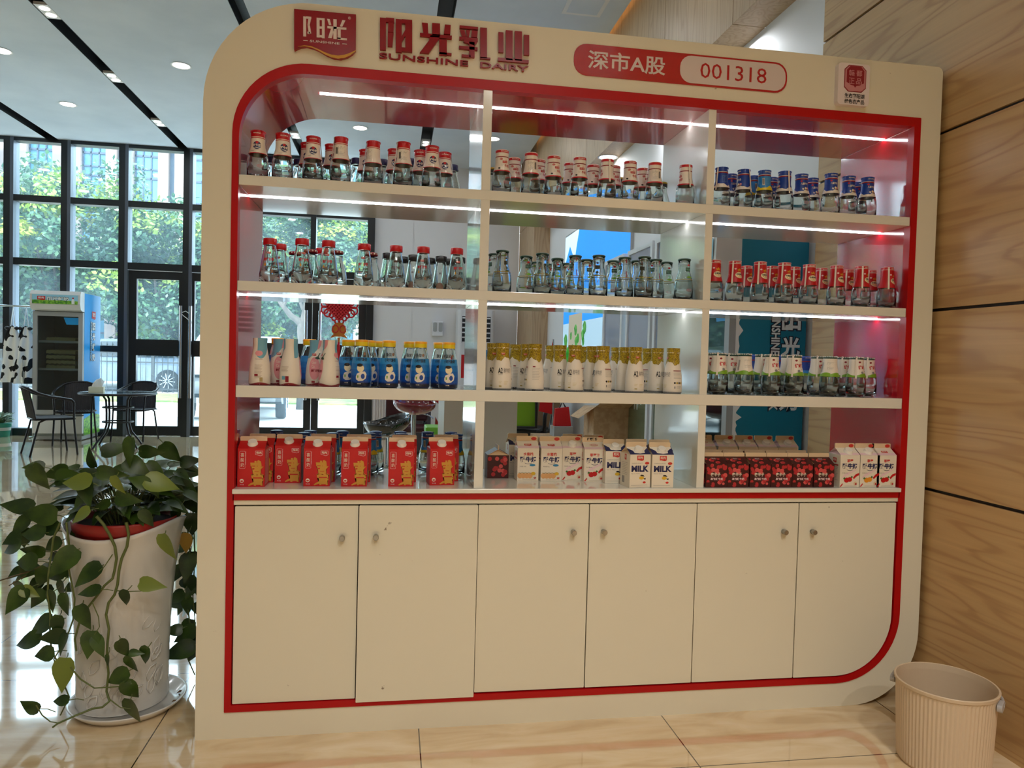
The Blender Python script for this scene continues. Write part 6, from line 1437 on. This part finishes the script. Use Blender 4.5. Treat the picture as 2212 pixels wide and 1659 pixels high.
v0, v1 = at(1040, 900, y=2.2), at(1117, 900, y=2.2)
q = tag(empty('reception_counter', ((v0.x+v1.x)/2, 2.5, 0)), 'plain light grey counter end standing right behind the first divider', 'counter'); w2 = (v1.x-v0.x)/2+.12
MB().box(-w2-.12, w2-.12, -.3, .3, .04, 1.04, mat('light grey laminate', (196, 192, 182), 0.4)).build('counter_body', q); MB().box(-w2-.14, w2-.12, -.32, .32, 1.04, 1.08, M_acw).build('counter_top', q); MB().box(-w2-.1, w2-.14, -.27, .27, 0, .04, M_ink).build('plinth', q)
q = tag(empty('dark_space_filler', (2.1, 7.0, 0)), 'added near-black block filling the dark space behind the office chair', 'cabinet'); MB().box(-.32, .30, 0, .45, .0, .98, M_oblk).build('cabinet_body', q)  # made-up drawer block, put in to darken the space behind the chair
for k in range(3): d_ = MB().box(-.31, .29, -.012, 0, .02+.32*k, .32+.32*k, M_oblk).build('drawer', q); MB().box(-.06, .06, -.025, -.012, .2+.32*k, .215+.32*k, M_steel).build('handle', d_)
# ------------------------------------------------------------------ outside
M_conc = speckle(mat('pale concrete', (206, 204, 200), 0.85), (196, 194, 190), (214, 212, 208), 0.8, 0.4, 0.6)
M_verge = speckle(mat('verge grass', (86, 106, 46), 0.9), (70, 94, 40), (120, 118, 66), 3, 0.35, 0.65)
struct(MB().box(-40, 30, YW+.1, 60, -.12, -.02, M_conc).build('ground'))
struct(MB().box(-40, 30, 17.2, 20.6, -.02, .03, M_verge).build('terrain_verge'))
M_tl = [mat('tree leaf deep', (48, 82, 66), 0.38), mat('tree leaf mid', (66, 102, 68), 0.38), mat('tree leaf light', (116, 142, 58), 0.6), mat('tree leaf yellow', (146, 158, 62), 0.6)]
for m_ in M_tl:
    n, l, b = nodes(m_); tl = n.new('ShaderNodeBsdfTranslucent'); tl.inputs[0].default_value = b.inputs['Base Color'].default_value
    mx = n.new('ShaderNodeMixShader'); mx.inputs[0].default_value = 0.3; out = [q for q in n if q.type == 'OUTPUT_MATERIAL'][0]
    l.new(b.outputs[0], mx.inputs[1]); l.new(tl.outputs[0], mx.inputs[2]); l.new(mx.outputs[0], out.inputs[0])
M_bark = speckle(mat('grey bark', (70, 64, 60), 0.9), (58, 54, 50), (84, 76, 70), 12, 0.35, 0.65, (1, 1, .3))
def crown(seed, R, H, n_leaf, ls):
    rg = random.Random(seed); mb = MB(); cl = []
    for i in range(46):
        u = rg.uniform(-1, 1); a = rg.uniform(0, 2*pi); q = sqrt(1-u*u)*rg.uniform(.62, 1.0); cl.append((Vector((R*q*cos(a), R*q*sin(a), H/2*u*rg.uniform(.7, 1))), rg.uniform(.55, .95)*R*.36, rg.random()))
    for i in range(n_leaf):
        c, r, tone = cl[rg.randrange(len(cl))]
        d = Vector((rg.gauss(0, 1), rg.gauss(0, 1), rg.gauss(0, 1))).normalized(); p = c+d*r*rg.uniform(.55, 1.05)
        t = Vector((rg.gauss(0, 1), rg.gauss(0, 1), rg.gauss(0, .7)-.4)).normalized(); nn = (d+Vector((0, 0, .8))+Vector((rg.gauss(0, .5), rg.gauss(0, .5), 0))).normalized(); s = t.cross(nn).normalized()
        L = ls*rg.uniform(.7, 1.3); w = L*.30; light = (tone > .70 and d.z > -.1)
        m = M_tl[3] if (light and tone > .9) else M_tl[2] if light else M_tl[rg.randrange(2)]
        mb.add([p, p+t*L*.5+s*w, p+t*L, p+t*L*.5-s*w], [(0, 1, 2, 3)], m)
    return mb
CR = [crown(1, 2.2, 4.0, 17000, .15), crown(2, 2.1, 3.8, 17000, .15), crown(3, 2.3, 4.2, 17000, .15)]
CRM = []
def tree(x, y, z, k, rz, sc, label, trunk_h):
    t = tag(empty('tree', (x, y, -.02), rz), label, 'tree', 'trees along the street fence')
    if len(CRM) < 3 and k >= len(CRM):
        o = CR[k].build('foliage', t, (0, 0, z), fix=False); CRM.append(o.data)
    else:
        o = bpy.data.objects.new('foliage', CRM[k]); COL.objects.link(o); o.parent = t; o.location = (0, 0, z)
    o.scale = (sc,)*3
    tr_ = MB().tube([(0, 0, 0), (.03, .02, trunk_h*.5), (0, 0, trunk_h), (.05, 0, z)], [.16, .13, .12, .08], M_bark, 10)
    for a in (0.4, 2.2, 4.0, 5.3): tr_.tube([(0, 0, trunk_h), (.5*cos(a), .5*sin(a), trunk_h+.7), (1.2*cos(a), 1.2*sin(a), z)], [.08, .06, .03], M_bark, 7)
    tr_.build('trunk', t); return t
TL = ['leafy tree outside, leftmost of the street row', 'leafy tree behind the fridge, second of the street row', 'leafy tree outside the pane left of the glass door, third of the row', 'leafy tree behind the left glass door, fourth of the row', 'leafy tree hidden mostly by the cabinet side, fifth of the row', 'leafy tree outside the left shelf bays, sixth of the row', 'leafy tree outside right of the bare fork, seventh of the row']
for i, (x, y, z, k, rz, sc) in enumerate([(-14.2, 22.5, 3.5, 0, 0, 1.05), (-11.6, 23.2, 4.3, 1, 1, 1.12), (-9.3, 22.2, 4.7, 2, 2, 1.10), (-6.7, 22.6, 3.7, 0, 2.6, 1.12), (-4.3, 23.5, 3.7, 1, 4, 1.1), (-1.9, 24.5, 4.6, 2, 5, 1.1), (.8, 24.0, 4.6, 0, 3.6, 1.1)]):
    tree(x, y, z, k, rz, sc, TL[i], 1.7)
for i, (x, y, z, k, rz, sc, lb) in enumerate([(-12.8, 26.5, 3.4, 2, .7, 1.0, 'tree in the second line between the first two street trees'), (-7.9, 26.8, 3.4, 1, 3.3, 1.05, 'tree in the second line behind the car'), (-3.0, 27.5, 3.6, 0, 1.9, 1.1, 'tree in the second line seen behind the bare forked trunk')]): tree(x, y, z, k, rz, sc, lb, 1.3)
# forked trunk near the door
q = at(655, 770, y=15.5); ft = tag(empty('tree', (q.x, 15.5, -.02)), 'grey forked tree trunk outside the door behind the left bays', 'tree')
k_ = MB(); J = lambda u, v, dy=0: Vector(at(u, v, y=15.5+dy))-Vector((q.x, 15.5, -.02))
k_.tube([(0, 0, 0), J(657, 800), J(656, 745), J(654, 715), J(655, 700)], [.15, .13, .125, .13, .13], M_bark, 12); k_.tube([J(655, 702), J(640, 690), J(628, 682), J(612, 662), J(596, 640), J(580, 600)], [.11, .08, .07, .055, .045, .03], M_bark, 9)
k_.tube([J(656, 702), J(658, 685), J(662, 660), J(668, 620), J(672, 580)], [.11, .09, .08, .06, .04], M_bark, 9); k_.tube([J(660, 690), J(672, 672), J(690, 640), J(700, 600)], [.09, .06, .05, .03], M_bark, 8); k_.tube([J(612, 662), J(622, 640), J(630, 610)], [.05, .04, .03], M_bark, 7); k_.tube([J(655, 668), J(648, 650), J(640, 620)], [.05, .04, .03], M_bark, 7)
k_.build('trunk', ft); cm = CRM[1]; o = bpy.data.objects.new('foliage', cm); COL.objects.link(o); o.parent = ft; o.location = (-.3, .6, 4.3); o.scale = (.75, .75, .55)
# fence: posts, rails, bars
M_iron = mat('black iron', (30, 34, 40), 0.5); fn = tag(empty('iron_fence', (-6, 21.0, -.02)), 'black iron railing fence with spear bars along the street', 'fence')
for z in (.15, .95, 1.22): MB().box(-14, 8, -.02, .02, z-.02, z+.02, M_iron).build('rail', fn)
br_ = MB(); x = -14
while x < 8:
    br_.box(x-.009, x+.009, -.009, .009, .05, 1.42, M_iron); br_.lathe([(1.42, .009), (1.45, .022), (1.53, .001)], M_iron, 4, (x, 0, 0), False); x += .155
br_.build('bars', fn)
for k in range(9): MB().box(-14+2.7*k, -13.93+2.7*k, -.04, .04, 0, 1.6, M_iron).build('post', fn)
# cars
def car(x, y, rz, m, label):
    t = tag(empty('car', (x, y, -.02), rz), label, 'car'); prof = [(-2.25, .45), (-2.28, .75), (-2.15, .98), (-1.75, 1.08), (-1.25, 1.50), (-.5, 1.66), (.6, 1.64), (1.35, 1.12), (2.05, .98), (2.28, .75), (2.30, .42), (1.85, .32), (-1.85, .32)]
    b_ = MB(); N = len(prof); ring_ = []
    for (yy, ins) in ((-.88, .06), (-.92, 0), (.92, 0), (.88, .06)):
        ring_.append([(px_, yy*(1 if pz < 1.1 else .86), pz) for px_, pz in prof])
    vs = [p for r in ring_ for p in r]; b_.add(vs, [(i*N+j, i*N+(j+1) % N, (i+1)*N+(j+1) % N, (i+1)*N+j) for i in range(3) for j in range(N)], m, True)
    b_.add(vs, [list(range(N))[::-1], [3*N+j for j in range(N)]], m); B0 = b_.build('car_body', t)
    g = MB(); gm = mat('car glass', (40, 52, 62), 0.08)
    for s_ in (-1, 1):
        yy = s_*.80
        g.add([(-1.62, s_*.915, 1.10), (-.15, s_*.915, 1.10), (-.15, s_*.80, 1.56), (-.55, s_*.80, 1.57), (-1.18, s_*.80, 1.46)], [(0, 1, 2, 3, 4)], gm); g.add([(-.05, s_*.915, 1.10), (1.22, s_*.915, 1.10), (.58, s_*.80, 1.56), (-.05, s_*.80, 1.57)], [(0, 1, 2, 3)], gm)
    g.build('window', t, fix=False)
    for wx in (-1.42, 1.42):
        for s_ in (-1, 1):
            w_ = MB(); Mx = Matrix.Translation((wx, s_*.86, .355)) @ Matrix.Rotation(pi/2, 4, 'X')
            w_.lathe([(-.1, .20), (-.1, .33), (-.06, .355), (.06, .355), (.1, .33), (.1, .20)], mat('tyre', (34, 36, 40), 0.8), 28, M=Mx); W_ = w_.build('wheel', t)
            h_ = MB()
            for k in range(10):
                a = 2*pi*k/10; h_.tube([Mx @ Vector((.03*cos(a), .03*sin(a), -.1*s_*-1*-1)), Mx @ Vector((.24*cos(a+.12), .24*sin(a+.12), -.09*s_*-1*-1))], .018, mat('alloy', (190, 196, 204), 0.3, .6), 5)
            h_.cyl(-.02, .02, .23, mat('wheel well', (60, 66, 74), 0.6), 24, M=Mx); h_.build('hub', W_, loc=None)
    return t
car(at(285, 800, y=23.4).x, 23.2, pi, mat('blue grey car paint', (96, 114, 140), 0.25, coat=.8), 'blue grey car parked in the street behind the iron fence')
car(-2.62, 14.2, radians(97), mat('white car paint', (225, 230, 236), 0.25, coat=.8), 'white car parked outside the door behind the left bays')
# office building across the street
M_stone = speckle(mat('pink grey stone', (140, 122, 114), 0.8), (126, 110, 104), (152, 136, 128), 0.7, 0.4, 0.6); M_bgl = mat('blue office glass', (60, 110, 136), 0.25); M_bfr = mat('blue grey mullion', (42, 56, 78), 0.5)
ob = tag(empty('office_building', (-10, 33, -.02)), 'stone office building with tall blue windows across the street', 'building')
MB().box(-16, 16, .3, 8, 0, 10.8, M_stone).build('wall', ob)
for i in range(14):
    x = -15.2+2.18*i
    for s_ in (0, .70): MB().box(x+s_-.02, x+s_+.42, -.05, .3, 0, 10.8, M_stone).build('pilaster', ob)
    MB().box(x+.42, x+.68, .22, .29, 0, 10.8, M_bfr).build('slot_window', ob)
    f = MB()
    for z in range(0, 11):
        f.box(x+1.13, x+2.15, .14, .2, z+.0, z+.09, M_bfr)
        if z % 2: f.box(x+1.13, x+2.15, .14, .2, z+.42, z+.49, M_bfr)
    for a in (1.13, 1.45, 1.79, 2.10): f.box(x+a, x+a+.06, .14, .2, 0, 10.8, M_bfr)
    F_ = f.build('window', ob); MB().box(x+1.13, x+2.15, .2, .26, 0, 10.8, M_bgl).build('pane', F_)
wbld = tag(empty('white_building', (-19, 24, -.02)), 'plain white building at the far left beyond the window', 'building'); MB().box(-5, 3.4, 0, 6, 0, 14, mat('white render', (236, 238, 240), 0.8)).build('wall', wbld); MB().box(-5, 3.4, -.03, 0, 4.2, 4.26, M_iron).box(-5, 3.4, -.03, 0, 7.2, 7.26, M_iron).build('ledge', wbld)
